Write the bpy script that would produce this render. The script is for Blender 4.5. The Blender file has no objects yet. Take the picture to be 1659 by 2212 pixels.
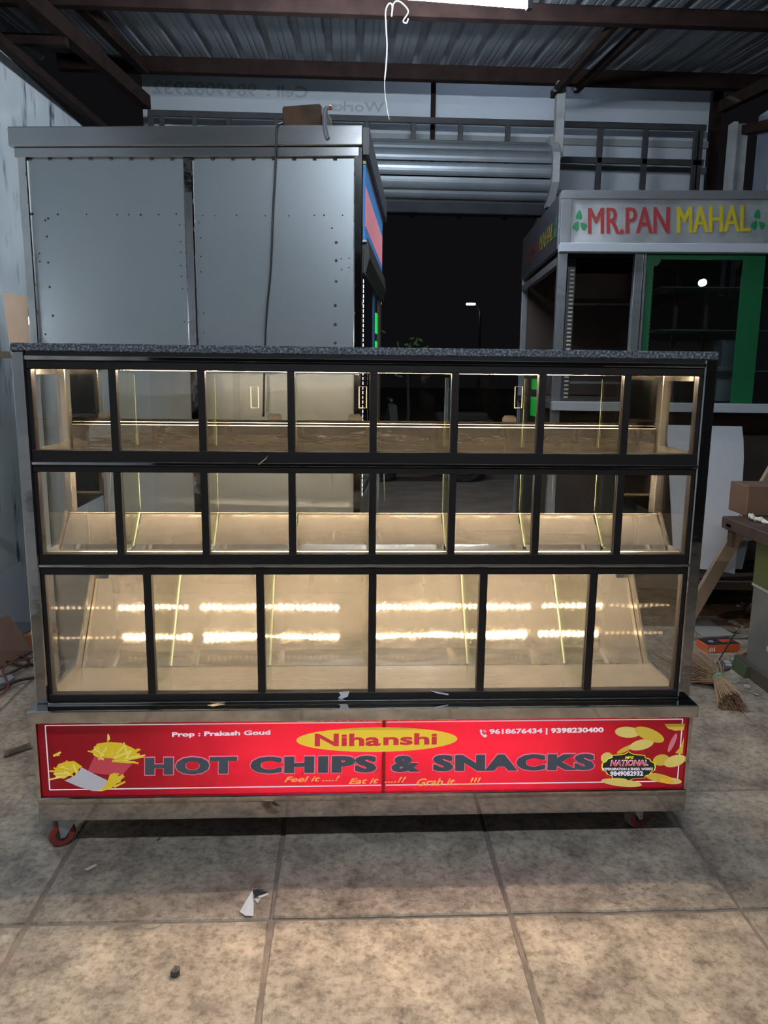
import bpy, bmesh, math, random
from mathutils import Vector, Matrix
random.seed(7)
S = bpy.context.scene
COL = S.collection
I4 = Matrix.Identity(4)

# ------------------------------------------------------------------ camera
CAM = Vector((-0.063, -2.0507, 1.354)); FPX = 1671.2
yaw, pit, rol = (math.radians(a) for a in (2.769, 10.253, 0.653))
fw = Vector((math.sin(yaw)*math.cos(pit), math.cos(yaw)*math.cos(pit), -math.sin(pit)))
r0 = Vector((math.cos(yaw), -math.sin(yaw), 0)); u0 = r0.cross(fw)
rt = r0*math.cos(rol) + u0*math.sin(rol); up = u0*math.cos(rol) - r0*math.sin(rol)
cd = bpy.data.cameras.new('camera'); cam = bpy.data.objects.new('camera', cd); COL.objects.link(cam)
cd.sensor_fit = 'HORIZONTAL'; cd.sensor_width = 36; cd.lens = FPX/1659*36; cd.clip_start = .02; cd.clip_end = 200
cam.matrix_world = Matrix(((rt.x, up.x, -fw.x, CAM.x), (rt.y, up.y, -fw.y, CAM.y), (rt.z, up.z, -fw.z, CAM.z), (0, 0, 0, 1)))
S.camera = cam

# ------------------------------------------------------------------ world, exposure
w = bpy.data.worlds.new('night'); S.world = w; w.use_nodes = True
w.node_tree.nodes['Background'].inputs[0].default_value = (.36, .36, .42, 1)
w.node_tree.nodes['Background'].inputs[1].default_value = .012
S.view_settings.view_transform = 'Standard'; S.view_settings.look = 'None'
S.view_settings.exposure = 0.0; S.view_settings.gamma = 1.0; S.view_settings.use_curve_mapping = False
S.cycles.transparent_max_bounces = 16; S.cycles.max_bounces = 6; S.cycles.glossy_bounces = 4
S.cycles.diffuse_bounces = 3; S.cycles.sample_clamp_indirect = 5; S.cycles.adaptive_threshold = .16

TUBE_IN = 400.0
TUBE_FRONT = 480.0
LED = 650.0
TUBE_FILL = 70.0

# ------------------------------------------------------------------ pixel -> point on a real plane
def ray(px, py): return fw + rt*((px-829.5)/FPX) - up*((py-1106)/FPX)
def atY(px, py, y): d = ray(px, py); return CAM + d*((y-CAM.y)/d.y)
def atZ(px, py, z): d = ray(px, py); return CAM + d*((z-CAM.z)/d.z)
def atP(px, py, p, n): d = ray(px, py); return CAM + d*((p-CAM).dot(n)/d.dot(n))

# ------------------------------------------------------------------ object helpers
WM = {}
def link(o, parent, M):
    COL.objects.link(o)
    if parent is not None:
        o.parent = parent; o.matrix_parent_inverse = WM[parent.name].inverted()
    o.matrix_basis = M; WM[o.name] = M.copy()
    return o
def tag(o, label=None, cat=None, group=None, kind=None):
    if label: o['label'] = label
    if cat: o['category'] = cat
    if group: o['group'] = group
    if kind: o['kind'] = kind
    return o
def empty(name, M, label, cat, group=None):
    if not isinstance(M, Matrix): M = Matrix.Translation(M)
    o = bpy.data.objects.new(name, None); o.empty_display_size = .1
    link(o, None, M); return tag(o, label, cat, group)
def struct_empty(name, loc=(0, 0, 0)):
    o = bpy.data.objects.new(name, None); link(o, None, Matrix.Translation(loc)); o['kind'] = 'structure'; return o
def obj(name, bm, m, parent=None, M=I4, smooth=False):
    me = bpy.data.meshes.new(name)
    bmesh.ops.recalc_face_normals(bm, faces=bm.faces)
    bm.to_mesh(me); bm.free()
    if smooth:
        for p in me.polygons: p.use_smooth = True
    if m: me.materials.append(m)
    return link(bpy.data.objects.new(name, me), parent, M)
def inst(src, name, parent, M):
    o = src.copy(); o.parent = None; o.name = name
    return link(o, parent, M)
def B(): return bmesh.new()
def box(bm, x0, x1, y0, y1, z0, z1, bev=0, M=None):
    c = [(x, y, z) for x in (x0, x1) for y in (y0, y1) for z in (z0, z1)]
    vs = [bm.verts.new(M @ Vector(p) if M else p) for p in c]
    fs = [bm.faces.new([vs[i] for i in q]) for q in ((0, 1, 3, 2), (4, 6, 7, 5), (0, 4, 5, 1), (2, 3, 7, 6), (0, 2, 6, 4), (1, 5, 7, 3))]
    if bev:
        es = list({e for f in fs for e in f.edges})
        bmesh.ops.bevel(bm, geom=es, offset=bev, segments=1, affect='EDGES', profile=.5)
    return bm
def boxo(name, x0, x1, y0, y1, z0, z1, m, parent=None, M=I4, bev=0):
    return obj(name, box(B(), x0, x1, y0, y1, z0, z1, bev), m, parent, M)
def prism(bm, pts, off):
    pts = [Vector(p) for p in pts]; off = Vector(off)
    a = [bm.verts.new(p) for p in pts]; b = [bm.verts.new(p+off) for p in pts]; n = len(pts)
    bm.faces.new(a); bm.faces.new(b[::-1])
    for i in range(n): bm.faces.new((a[i], a[(i+1) % n], b[(i+1) % n], b[i]))
    return bm
def tube(bm, pts, rad, n=8, cap=True):
    pts = [Vector(p) for p in pts]; k = len(pts)
    rads = rad if isinstance(rad, (list, tuple)) else [rad]*k
    t = (pts[1]-pts[0]).normalized()
    a = t.cross(Vector((0, 0, 1)));
    if a.length < 1e-3: a = t.cross(Vector((1, 0, 0)))
    a.normalize(); rings = []
    for i, p in enumerate(pts):
        t = (pts[min(i+1, k-1)]-pts[max(i-1, 0)]).normalized()
        a = (a - t*a.dot(t)).normalized(); b = t.cross(a)
        rings.append([bm.verts.new(p + (a*math.cos(2*math.pi*j/n) + b*math.sin(2*math.pi*j/n))*rads[i]) for j in range(n)])
    for i in range(k-1):
        for j in range(n):
            bm.faces.new((rings[i][j], rings[i][(j+1) % n], rings[i+1][(j+1) % n], rings[i+1][j]))
    if cap: bm.faces.new(rings[0][::-1]); bm.faces.new(rings[-1])
    return bm
def bez(p, n=10):   # Catmull-Rom through points
    p = [Vector(q) for q in p]; out = []
    for i in range(len(p)-1):
        a, b, c, d = p[max(i-1, 0)], p[i], p[i+1], p[min(i+2, len(p)-1)]
        for j in range(n):
            t = j/n
            out.append(.5*((2*b)+(c-a)*t+(2*a-5*b+4*c-d)*t*t+(3*b-a-3*c+d)*t**3))
    return out+[p[-1]]
def slab(name, corners, thick, m, parent=None, off=None, bev=0):
    """flat board through corner points with a real thickness"""
    c = [Vector(p) for p in corners]
    n = (c[1]-c[0]).cross(c[2]-c[1]).normalized()
    return obj(name, prism(B(), c, n*thick if off is None else off), m, parent)

# ------------------------------------------------------------------ materials
def mat(name, col, rough=.5, metal=0., col2=None, nscale=8., namt=1., bump=0., bscale=30., coords='Object', emit=None, estr=0., spec=None, ndetail=5., lo=.35, hi=.65, aniso=0., stretch=None):
    m = bpy.data.materials.new(name); m.use_nodes = True; nt = m.node_tree; b = nt.nodes['Principled BSDF']
    b.inputs['Base Color'].default_value = (*col, 1); b.inputs['Roughness'].default_value = rough; b.inputs['Metallic'].default_value = metal
    if spec is not None: b.inputs['Specular IOR Level'].default_value = spec
    if aniso: b.inputs['Anisotropic'].default_value = aniso
    if emit: b.inputs['Emission Color'].default_value = (*emit, 1); b.inputs['Emission Strength'].default_value = estr
    if col2 or bump:
        tc = nt.nodes.new('ShaderNodeTexCoord'); src = tc.outputs[coords]
        if coords == 'World':
            pass
        if stretch:
            mp = nt.nodes.new('ShaderNodeMapping'); mp.inputs['Scale'].default_value = stretch
            nt.links.new(src, mp.inputs[0]); src = mp.outputs[0]
    if col2:
        n = nt.nodes.new('ShaderNodeTexNoise'); n.inputs['Scale'].default_value = nscale; n.inputs['Detail'].default_value = ndetail
        nt.links.new(src, n.inputs['Vector'])
        rp = nt.nodes.new('ShaderNodeValToRGB'); rp.color_ramp.elements[0].position = lo; rp.color_ramp.elements[1].position = hi
        rp.color_ramp.elements[0].color = (*col, 1); rp.color_ramp.elements[1].color = (*col2, 1)
        nt.links.new(n.outputs['Fac'], rp.inputs[0]); nt.links.new(rp.outputs[0], b.inputs['Base Color'])
    if bump:
        n2 = nt.nodes.new('ShaderNodeTexNoise'); n2.inputs['Scale'].default_value = bscale; n2.inputs['Detail'].default_value = 3
        nt.links.new(src, n2.inputs['Vector'])
        bp = nt.nodes.new('ShaderNodeBump'); bp.inputs['Strength'].default_value = bump; bp.inputs['Distance'].default_value = .02
        nt.links.new(n2.outputs['Fac'], bp.inputs['Height']); nt.links.new(bp.outputs[0], b.inputs['Normal'])
    return m
def glass(name, tint, refl=1.0, ior=1.45, rough=0.0):
    m = bpy.data.materials.new(name); m.use_nodes = True; nt = m.node_tree; nt.nodes.clear()
    out = nt.nodes.new('ShaderNodeOutputMaterial'); mx = nt.nodes.new('ShaderNodeMixShader')
    t = nt.nodes.new('ShaderNodeBsdfTransparent'); t.inputs[0].default_value = (*tint, 1)
    g = nt.nodes.new('ShaderNodeBsdfGlossy'); g.inputs['Roughness'].default_value = rough; g.inputs[0].default_value = (refl, refl, refl, 1)
    ge = nt.nodes.new('ShaderNodeNewGeometry'); dt = nt.nodes.new('ShaderNodeVectorMath'); dt.operation = 'DOT_PRODUCT'
    nt.links.new(ge.outputs['Incoming'], dt.inputs[0]); nt.links.new(ge.outputs['Normal'], dt.inputs[1])
    def M_(op, a, b):
        n = nt.nodes.new('ShaderNodeMath'); n.operation = op
        for i, v in enumerate((a, b)):
            if v is None: continue
            if isinstance(v, (int, float)): n.inputs[i].default_value = v
            else: nt.links.new(v, n.inputs[i])
        return n.outputs[0]
    f0 = ((ior-1)/(ior+1))**2   # Schlick reflectance of one face
    fac = M_('ADD', M_('MULTIPLY', M_('POWER', M_('SUBTRACT', 1.0, M_('ABSOLUTE', dt.outputs['Value'], None)), 5.0), 1-f0), f0)
    nt.links.new(fac, mx.inputs[0]); nt.links.new(t.outputs[0], mx.inputs[1]); nt.links.new(g.outputs[0], mx.inputs[2])
    nt.links.new(mx.outputs[0], out.inputs[0]); return m
def quiet(m):
    m.cycles.emission_sampling = 'NONE'; return m
def emis(name, col, s):
    m = bpy.data.materials.new(name); m.use_nodes = True; b = m.node_tree.nodes['Principled BSDF']
    b.inputs['Base Color'].default_value = (*col, 1); b.inputs['Emission Color'].default_value = (*col, 1); b.inputs['Emission Strength'].default_value = s
    return m

MT = {}
MT['stone'] = None
def stone_mat():
    m = bpy.data.materials.new('paving_stone'); m.use_nodes = True; nt = m.node_tree; b = nt.nodes['Principled BSDF']
    N = nt.nodes.new; L = nt.links.new
    geo = N('ShaderNodeNewGeometry'); oi = N('ShaderNodeObjectInfo')
    n1 = N('ShaderNodeTexNoise'); n1.inputs['Scale'].default_value = 8; n1.inputs['Detail'].default_value = 8; n1.inputs['Roughness'].default_value = .68
    n2 = N('ShaderNodeTexNoise'); n2.inputs['Scale'].default_value = 46; n2.inputs['Detail'].default_value = 6; n2.inputs['Roughness'].default_value = .7
    n3 = N('ShaderNodeTexNoise'); n3.inputs['Scale'].default_value = 1.6; n3.inputs['Detail'].default_value = 3
    for n in (n1, n2, n3): L(geo.outputs['Position'], n.inputs['Vector'])
    r1 = N('ShaderNodeValToRGB'); e = r1.color_ramp.elements
    e[0].position = .33; e[0].color = (.15, .124, .105, 1); e[1].position = .66; e[1].color = (.45, .39, .325, 1)
    k = e.new(.48); k.color = (.30, .26, .22, 1)
    L(n1.outputs['Fac'], r1.inputs[0])
    r2 = N('ShaderNodeValToRGB'); e = r2.color_ramp.elements
    e[0].position = .34; e[0].color = (.42, .38, .34, 1); e[1].position = .54; e[1].color = (1, 1, 1, 1)
    L(n2.outputs['Fac'], r2.inputs[0])
    mu = N('ShaderNodeMix'); mu.data_type = 'RGBA'; mu.blend_type = 'MULTIPLY'; mu.inputs[0].default_value = .85
    L(r1.outputs[0], mu.inputs[6]); L(r2.outputs[0], mu.inputs[7])
    r3 = N('ShaderNodeValToRGB'); e = r3.color_ramp.elements
    e[0].position = .3; e[0].color = (.82, .84, .84, 1); e[1].position = .7; e[1].color = (1.1, 1.06, 1.02, 1)
    L(n3.outputs['Fac'], r3.inputs[0])
    m2 = N('ShaderNodeMix'); m2.data_type = 'RGBA'; m2.blend_type = 'MULTIPLY'; m2.inputs[0].default_value = 1
    L(mu.outputs[2], m2.inputs[6]); L(r3.outputs[0], m2.inputs[7])
    hs = N('ShaderNodeHueSaturation'); mr = N('ShaderNodeMapRange'); mr.inputs[3].default_value = .86; mr.inputs[4].default_value = 1.12
    L(oi.outputs['Random'], mr.inputs[0]); L(mr.outputs[0], hs.inputs['Value']); L(m2.outputs[2], hs.inputs['Color'])
    L(hs.outputs[0], b.inputs['Base Color']); b.inputs['Roughness'].default_value = .62
    bp = N('ShaderNodeBump'); bp.inputs['Strength'].default_value = .35; bp.inputs['Distance'].default_value = .01
    L(n2.outputs['Fac'], bp.inputs['Height']); L(bp.outputs[0], b.inputs['Normal'])
    return m
MT['stone'] = stone_mat()
MT['joint'] = mat('joint_mortar', (.15, .12, .105), .9, col2=(.21, .175, .15), nscale=12, bump=.3)
MT['steel'] = mat('polished_steel', (.56, .545, .53), .06, 1, bump=.02, bscale=5)
MT['steel_wavy'] = mat('polished_steel_wavy', (.36, .34, .34), .06, 1, bump=.09, bscale=1.0, stretch=(6, 6, 9))
MT['steel_in'] = mat('bright_steel_lining', (.47, .43, .38), .12, .85, bump=.05, bscale=6)
MT['steel_tray'] = mat('mirror_steel_tray', (.46, .41, .36), .04, .95, bump=.2, bscale=1.0, stretch=(5, 16, 16))
MT['steel_back'] = mat('mirror_steel_back', (.40, .36, .315), .055, .78, bump=.10, bscale=1.0, stretch=(1.6, 6, 6))
MT['steel_floor'] = mat('brushed_steel_floor', (.33, .295, .26), .07, .72, bump=.22, bscale=1.0, stretch=(14, 420, 1))
MT['black'] = mat('black_anodised_frame', (.012, .010, .010), .42, spec=.3)
MT['granite'] = None
def granite():
    m = bpy.data.materials.new('speckled_black_granite'); m.use_nodes = True; nt = m.node_tree; b = nt.nodes['Principled BSDF']
    tc = nt.nodes.new('ShaderNodeTexCoord'); v = nt.nodes.new('ShaderNodeTexVoronoi'); v.inputs['Scale'].default_value = 420
    n = nt.nodes.new('ShaderNodeTexNoise'); n.inputs['Scale'].default_value = 160; n.inputs['Detail'].default_value = 4
    nt.links.new(tc.outputs['Object'], v.inputs['Vector']); nt.links.new(tc.outputs['Object'], n.inputs['Vector'])
    r = nt.nodes.new('ShaderNodeValToRGB'); e = r.color_ramp.elements
    e[0].position = .45; e[0].color = (.035, .038, .046, 1); e[1].position = .66; e[1].color = (.22, .24, .27, 1)
    nt.links.new(n.outputs['Fac'], r.inputs[0]); nt.links.new(r.outputs[0], b.inputs['Base Color']); b.inputs['Roughness'].default_value = .3
    return m
MT['granite'] = granite()
MT['glass'] = glass('clear_glass', (.965, .965, .955), .9, 1.33)
MT['glass_div'] = glass('green_edged_glass', (.93, .95, .90), 1, 1.5)
MT['glass_dark'] = glass('shop_glass', (.80, .86, .84), .9, 1.5)
MT['led'] = emis('warm_led_chip', (1, .78, .54), LED)
MT['led_up'] = emis('warm_led_chip_upper', (1, .78, .54), LED*1.6)
MT['led_base'] = mat('led_strip_tape', (.75, .70, .6), .5)
MT['wire_white'] = mat('white_wire', (.30, .30, .30), .5)
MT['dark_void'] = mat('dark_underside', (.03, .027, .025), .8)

# sign print
def sign_mat():
    m = bpy.data.materials.new('backlit_red_film'); m.use_nodes = True; nt = m.node_tree; nt.nodes.clear()
    out = nt.nodes.new('ShaderNodeOutputMaterial')
    d = nt.nodes.new('ShaderNodeBsdfDiffuse'); d.inputs[0].default_value = (.45, .014, .03, 1)
    t = nt.nodes.new('ShaderNodeBsdfTranslucent'); t.inputs[0].default_value = (.85, .13, .20, 1)
    g = nt.nodes.new('ShaderNodeBsdfGlossy'); g.inputs['Roughness'].default_value = .15
    m1 = nt.nodes.new('ShaderNodeMixShader'); m1.inputs[0].default_value = .5
    m2 = nt.nodes.new('ShaderNodeMixShader'); fr = nt.nodes.new('ShaderNodeFresnel'); fr.inputs[0].default_value = 1.4
    nt.links.new(d.outputs[0], m1.inputs[1]); nt.links.new(t.outputs[0], m1.inputs[2])
    nt.links.new(fr.outputs[0], m2.inputs[0]); nt.links.new(m1.outputs[0], m2.inputs[1]); nt.links.new(g.outputs[0], m2.inputs[2])
    nt.links.new(m2.outputs[0], out.inputs[0]); return m
MT['sign_red'] = sign_mat()
def ink(name, col, e=.25): return quiet(mat(name, col, .4, emit=col, estr=e))
MT['ink_dark'] = ink('print_dark_grey', (.055, .07, .09), .35)
MT['ink_pink'] = ink('print_pink_outline', (.85, .22, .32), .3)
MT['ink_white'] = ink('print_white', (.85, .80, .88), .38)
MT['ink_yellow'] = ink('print_yellow', (.86, .60, .05), .42)
MT['ink_red'] = ink('print_red', (.62, .035, .06), .42)
MT['ink_orange'] = ink('print_orange', (.85, .42, .10), .42)
MT['ink_deepred'] = ink('print_deep_red', (.32, .01, .02), .15)
MT['ink_black'] = ink('print_black', (.018, .018, .02), .3)
MT['ink_fry'] = ink('print_fries_yellow', (.80, .58, .03), .25)
MT['ink_fry2'] = ink('print_fries_pale', (.85, .68, .16), .3)
MT['ink_chip'] = ink('print_chip_yellow', (.70, .50, .06), .25)
MT['ink_chip2'] = ink('print_chip_pale', (.80, .64, .18), .25)
MT['ink_cup'] = ink('print_cup_white', (.62, .60, .66), .18)
MT['ink_lime'] = ink('print_lime', (.75, .80, .04), .4)

# lettering ---------------------------------------------------------
def text_mesh(s, off=0., shear=0., space=1.0):
    c = bpy.data.curves.new('lettering', 'FONT'); c.body = s; c.size = 1; c.offset = off; c.shear = shear; c.resolution_u = 3
    c.space_character = space; c.extrude = .01
    o = bpy.data.objects.new('lettering', c); COL.objects.link(o)
    dg = bpy.context.evaluated_depsgraph_get(); me = bpy.data.meshes.new_from_object(o.evaluated_get(dg))
    bpy.data.objects.remove(o); bpy.data.curves.remove(c)
    return me
def lettering(s, p00, p10, p01, m, parent, off=0., shear=0., space=1., lift=.001, grow=0., name='lettering', mirror=False, label=None):
    """text fitted into the parallelogram p00 (lower left), p10 (lower right), p01 (upper left)"""
    me = text_mesh(s, off, shear, space)
    ref = text_mesh(s, 0 if grow else off, shear, space) if grow else me
    xs = [v.co.x for v in ref.vertices]; ys = [v.co.y for v in ref.vertices]
    x0, x1, y0, y1 = min(xs), max(xs), min(ys), max(ys)
    p00, p10, p01 = Vector(p00), Vector(p10), Vector(p01)
    eu, ev = p10-p00, p01-p00; n = eu.cross(ev).normalized()
    for v in me.vertices:
        a = (v.co.x-x0)/(x1-x0); b = (v.co.y-y0)/(y1-y0)
        if mirror: a = 1-a
        v.co = p00 + eu*a + ev*b + n*(lift + (.0006 if v.co.z > 0 else 0))
    me.name = name; me.materials.clear(); me.materials.append(m)
    for p in me.polygons: p.use_smooth = False
    o = bpy.data.objects.new(name, me); link(o, parent, I4)
    if label: o['label'] = label
    return o

# ================================================================== SETTING
rust = MT['rust'] = mat('rusty_red_oxide_steel', (.022, .0125, .011), .8, 0, col2=(.036, .020, .017), nscale=9, spec=.12)
grey_steel = MT['bar'] = mat('dark_grey_painted_steel', (.03, .032, .035), .55, 0, col2=(.05, .052, .055), nscale=6)
MT['wall'] = None
def wall_mat():
    m = bpy.data.materials.new('stained_whitewash'); m.use_nodes = True; nt = m.node_tree; b = nt.nodes['Principled BSDF']
    N = nt.nodes.new; L = nt.links.new; g = N('ShaderNodeNewGeometry')
    mp = N('ShaderNodeMapping'); mp.inputs['Scale'].default_value = (1, 3.2, .8); L(g.outputs['Position'], mp.inputs[0])
    n = N('ShaderNodeTexNoise'); n.inputs['Scale'].default_value = 3.2; n.inputs['Detail'].default_value = 7; L(mp.outputs[0], n.inputs['Vector'])
    r = N('ShaderNodeValToRGB'); e = r.color_ramp.elements
    e[0].position = .33; e[0].color = (.09, .10, .11, 1); e[1].position = .46; e[1].color = (.70, .76, .79, 1)
    k = e.new(.375); k.color = (.42, .47, .51, 1)
    L(n.outputs['Fac'], r.inputs[0])
    n2 = N('ShaderNodeTexNoise'); n2.inputs['Scale'].default_value = 1.5; n2.inputs['Detail'].default_value = 4; L(g.outputs['Position'], n2.inputs['Vector'])
    r2 = N('ShaderNodeValToRGB'); e = r2.color_ramp.elements; e[0].position = .35; e[0].color = (.72, .76, .78, 1); e[1].position = .65; e[1].color = (1, 1, 1, 1)
    L(n2.outputs['Fac'], r2.inputs[0]); mu = N('ShaderNodeMix'); mu.data_type = 'RGBA'; mu.blend_type = 'MULTIPLY'; mu.inputs[0].default_value = 1
    L(r.outputs[0], mu.inputs[6]); L(r2.outputs[0], mu.inputs[7]); L(mu.outputs[2], b.inputs['Base Color']); b.inputs['Roughness'].default_value = .8
    return m
MT['wall'] = wall_mat()
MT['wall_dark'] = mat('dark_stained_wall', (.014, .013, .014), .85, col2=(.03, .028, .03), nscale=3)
MT['wall_blue'] = mat('blue_grey_sheet_wall', (.13, .15, .19), .6, col2=(.18, .20, .25), nscale=5)
MT['roof'] = mat('grey_roof_sheet', (.29, .32, .35), .40, .3, col2=(.34, .37, .40), nscale=2)

# floor ---------------------------------------------------------------
floor = struct_empty('floor')
boxo('mortar_bed', -1.95, 2.95, -5.2, 4.3, -.06, -.007, MT['joint'], floor)
xj = [-2.06, -1.455, -.852, -.25, .355, .957, 1.56, 2.165, 2.80]
rnd = random.Random(3)
cache = {}
for i in range(len(xj)-1):
    ys = [-5.2, -4.3, -3.3, -2.25, -1.25, -.31]
    if i >= 5: ys += [.26, 1.15, 2.1, 3.1, 4.2]
    elif i <= 1: ys += [.42, 1.3, 2.2, 3.2, 4.2]
    else: ys += [.62, 1.5, 2.45, 3.4, 4.2]
    for j in range(len(ys)-1):
        gx = .0055; gy = .005
        x0, x1 = xj[i]+gx+rnd.uniform(-.002, .003), xj[i+1]-gx
        if i == 0: x0 = -1.86
        y0, y1 = ys[j]+gy, ys[j+1]-gy+rnd.uniform(-.003, .002)
        bm = B(); dz = rnd.uniform(-.003, .0)
        jit = lambda: rnd.uniform(-.004, .004)
        # slightly uneven rectangle with a worn rim
        n = 5; pts = []
        for k in range(n): pts.append((x0+(x1-x0)*k/n+jit(), y0+jit()*.6))
        for k in range(n): pts.append((x1+jit()*.6, y0+(y1-y0)*k/n+jit()))
        for k in range(n): pts.append((x1-(x1-x0)*k/n+jit(), y1+jit()*.6))
        for k in range(n): pts.append((x0+jit()*.6, y1-(y1-y0)*k/n+jit()))
        cx, cy = (x0+x1)/2, (y0+y1)/2
        top = [bm.verts.new((cx+(p[0]-cx)*.99, cy+(p[1]-cy)*.993, dz)) for p in pts]
        rim = [bm.verts.new((p[0], p[1], dz-.004)) for p in pts]
        low = [bm.verts.new((p[0], p[1], -.05)) for p in pts]
        bm.faces.new(top)
        for a, b_ in ((top, rim), (rim, low)):
            for k in range(len(a)): bm.faces.new((a[k], a[(k+1) % len(a)], b_[(k+1) % len(a)], b_[k]))
        obj('paving_stone', bm, MT['stone'], floor)
road = boxo('ground_outside', -14, 16, 4.3, 70, -.10, -.03, mat('dusty_road', (.17, .14, .115), .9, col2=(.25, .205, .165), nscale=3)); road['kind'] = 'structure'

# walls ---------------------------------------------------------------
wl = boxo('wall_left', -2.0, -1.87, -5.2, 3.85, -.05, 2.98, MT['wall']); wl['kind'] = 'structure'
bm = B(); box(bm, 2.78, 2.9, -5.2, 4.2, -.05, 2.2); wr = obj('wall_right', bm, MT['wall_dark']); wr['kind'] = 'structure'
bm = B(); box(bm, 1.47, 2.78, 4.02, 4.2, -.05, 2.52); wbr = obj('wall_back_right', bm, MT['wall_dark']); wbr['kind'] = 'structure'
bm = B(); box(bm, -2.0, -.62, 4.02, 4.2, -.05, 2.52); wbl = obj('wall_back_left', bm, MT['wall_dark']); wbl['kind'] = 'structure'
bm = B(); box(bm, -.62, 1.47, 4.0, 4.12, 2.525, 2.66, .006)
lin = obj('trim_1', bm, mat('lintel_blue_grey', (.016, .018, .022), .6, col2=(.03, .033, .04), nscale=4, spec=.1)); lin['kind'] = 'structure'
bm = B(); box(bm, 1.37, 1.47, 4.05, 4.16, 0, 2.52); box(bm, -.62, -.50, 4.05, 4.16, 0, 2.52)
jmb = obj('trim_2', bm, MT['wall_dark']); jmb['kind'] = 'structure'

# roof ---------------------------------------------------------------
ROOFZ = lambda y: 3.53 - .10*(4-y)
roof = struct_empty('ceiling', (0, 0, 3.2))
per = .205; prof = [(0, 0), (.045, 0), (.050, .006), (.056, .006), (.061, 0), (.083, 0), (.088, .006), (.094, .006), (.099, 0), (.140, 0), (.155, .032), (.190, .032)]
def sheet(x0, nper):
    bm = B(); pr = []
    for k in range(nper):
        for a, b_ in prof: pr.append((x0+k*per+a, b_))
    pr.append((x0+nper*per+.01, 0))
    ra, rb = [], []
    for x, h in pr:
        ra.append((bm.verts.new((x, -5.2, ROOFZ(-5.2)+h)), bm.verts.new((x, -5.2, ROOFZ(-5.2)+h+.002))))
        rb.append((bm.verts.new((x, 4.15, ROOFZ(4.15)+h)), bm.verts.new((x, 4.15, ROOFZ(4.15)+h+.002))))
    for k in range(len(pr)-1):
        bm.faces.new((ra[k][0], ra[k+1][0], rb[k+1][0], rb[k][0])); bm.faces.new((ra[k][1], rb[k][1], rb[k+1][1], ra[k+1][1]))
    return bm
for k in range(6):
    obj('roof_sheet', sheet(-2.62+k*per*5-.003*k, 5), MT['roof'], roof)
bm = B(); box(bm, -2.4, 3.4, 2.52, 2.58, 3.245, 3.33, .004); pl1 = obj('trim_3', bm, rust); pl1['kind'] = 'structure'       # near purlin
bm = B(); box(bm, -2.1, 3.2, 3.93, 4.0, 3.42, 3.52, .004); pl2 = obj('trim_4', bm, rust); pl2['kind'] = 'structure'          # far beam
bm = B(); box(bm, -2.4, 3.4, .4, .46, 3.06, 3.14, .004); pl3 = obj('trim_5', bm, rust); pl3['kind'] = 'structure'
bm = B(); box(bm, -2.4, 3.4, -1.75, -1.69, 2.86, 2.93, .004); pl4 = obj('trim_6', bm, rust); pl4['kind'] = 'structure'
def beam(name, p, q, wd, h, m=rust):
    p, q = Vector(p), Vector(q); d = (q-p); L = d.length; d.normalize(); s = d.cross(Vector((0, 0, 1))).normalized(); t = s.cross(d)
    M = Matrix(((s.x, d.x, t.x, p.x), (s.y, d.y, t.y, p.y), (s.z, d.z, t.z, p.z), (0, 0, 0, 1)))
    o = boxo(name, -wd/2, wd/2, 0, L, -h/2, h/2, m, None, M, .003); o['kind'] = 'structure'; return o
# rafters and tie on the left
beam('trim_7', (-1.70, .0, 2.95), (-1.50, 3.95, 3.22), .07, .09)
beam('trim_8', (-1.62, .0, 3.08), (-1.50, 3.95, 3.44), .06, .07)
beam('trim_9', (-1.78, -5, 2.60), (-1.78, 3.9, 3.02), .05, .05)
beam('trim_10', (-2.35, 2.5, 3.06), (-1.55, 2.5, 3.06), .05, .05)
beam('trim_11', (-1.52, 3.96, 2.5), (-1.52, 3.96, 3.42), .06, .07)
# twin rafters right of the middle, meeting the pillar
beam('trim_12', (1.43, 2.56, 3.285), (1.43, 3.99, 3.36), .04, .05)
beam('trim_13', (1.60, 2.56, 3.285), (1.60, 3.99, 3.40), .04, .05)
beam('trim_14', (2.68, .5, 2.95), (2.68, 3.95, 3.30), .06, .08)
beam('trim_15', (2.60, 1.4, 2.60), (2.60, 3.6, 3.02), .05, .06)
beam('trim_16', (2.66, 3.97, 2.3), (2.66, 3.97, 3.44), .07, .10)
# pillars
MT['pillar'] = mat('pale_grey_pillar', (.30, .31, .31), .6, .2, col2=(.40, .41, .41), nscale=9)
pp = atY(1207, 290, 3.9)
pc = boxo('trim_17', pp.x-.032, pp.x+.032, 3.87, 3.94, 2.9, 3.42, MT['pillar'], bev=.004); pc['kind'] = 'structure'
bm = B(); box(bm, 2.50, 2.53, 3.36, 3.44, 1.9, 3.02); box(bm, 2.53, 2.62, 3.40, 3.44, 1.9, 3.02)
pc2 = obj('trim_18', bm, MT['pillar']); pc2['kind'] = 'structure'
bm = B()
for k in range(9): box(bm, 2.64+.0*k, 2.70, 1.2+k*.24, 1.2+k*.24+.2, 2.2, 3.05, .01)
wru = obj('wall_right_upper', bm, MT['wall_blue']); wru['kind'] = 'structure'
bm = B(); tube(bm, [(-1.66, 3.9, 2.55), (-1.66, 3.9, 2.98)], .022, 8); pv = obj('trim_19', bm, mat('grey_pipe', (.10, .115, .14), .5)); pv['kind'] = 'structure'
bm = B(); prism(bm, [(-1.585, 3.88, 2.5), (-1.475, 3.88, 2.5), (-1.475, 3.88, 2.955), (-1.52, 3.88, 2.965), (-1.585, 3.88, 2.955)], (0, .04, 0))
pv = obj('trim_20', bm, mat('pinkish_plaster_column', (.30, .27, .28), .8)); pv['kind'] = 'structure'

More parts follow.
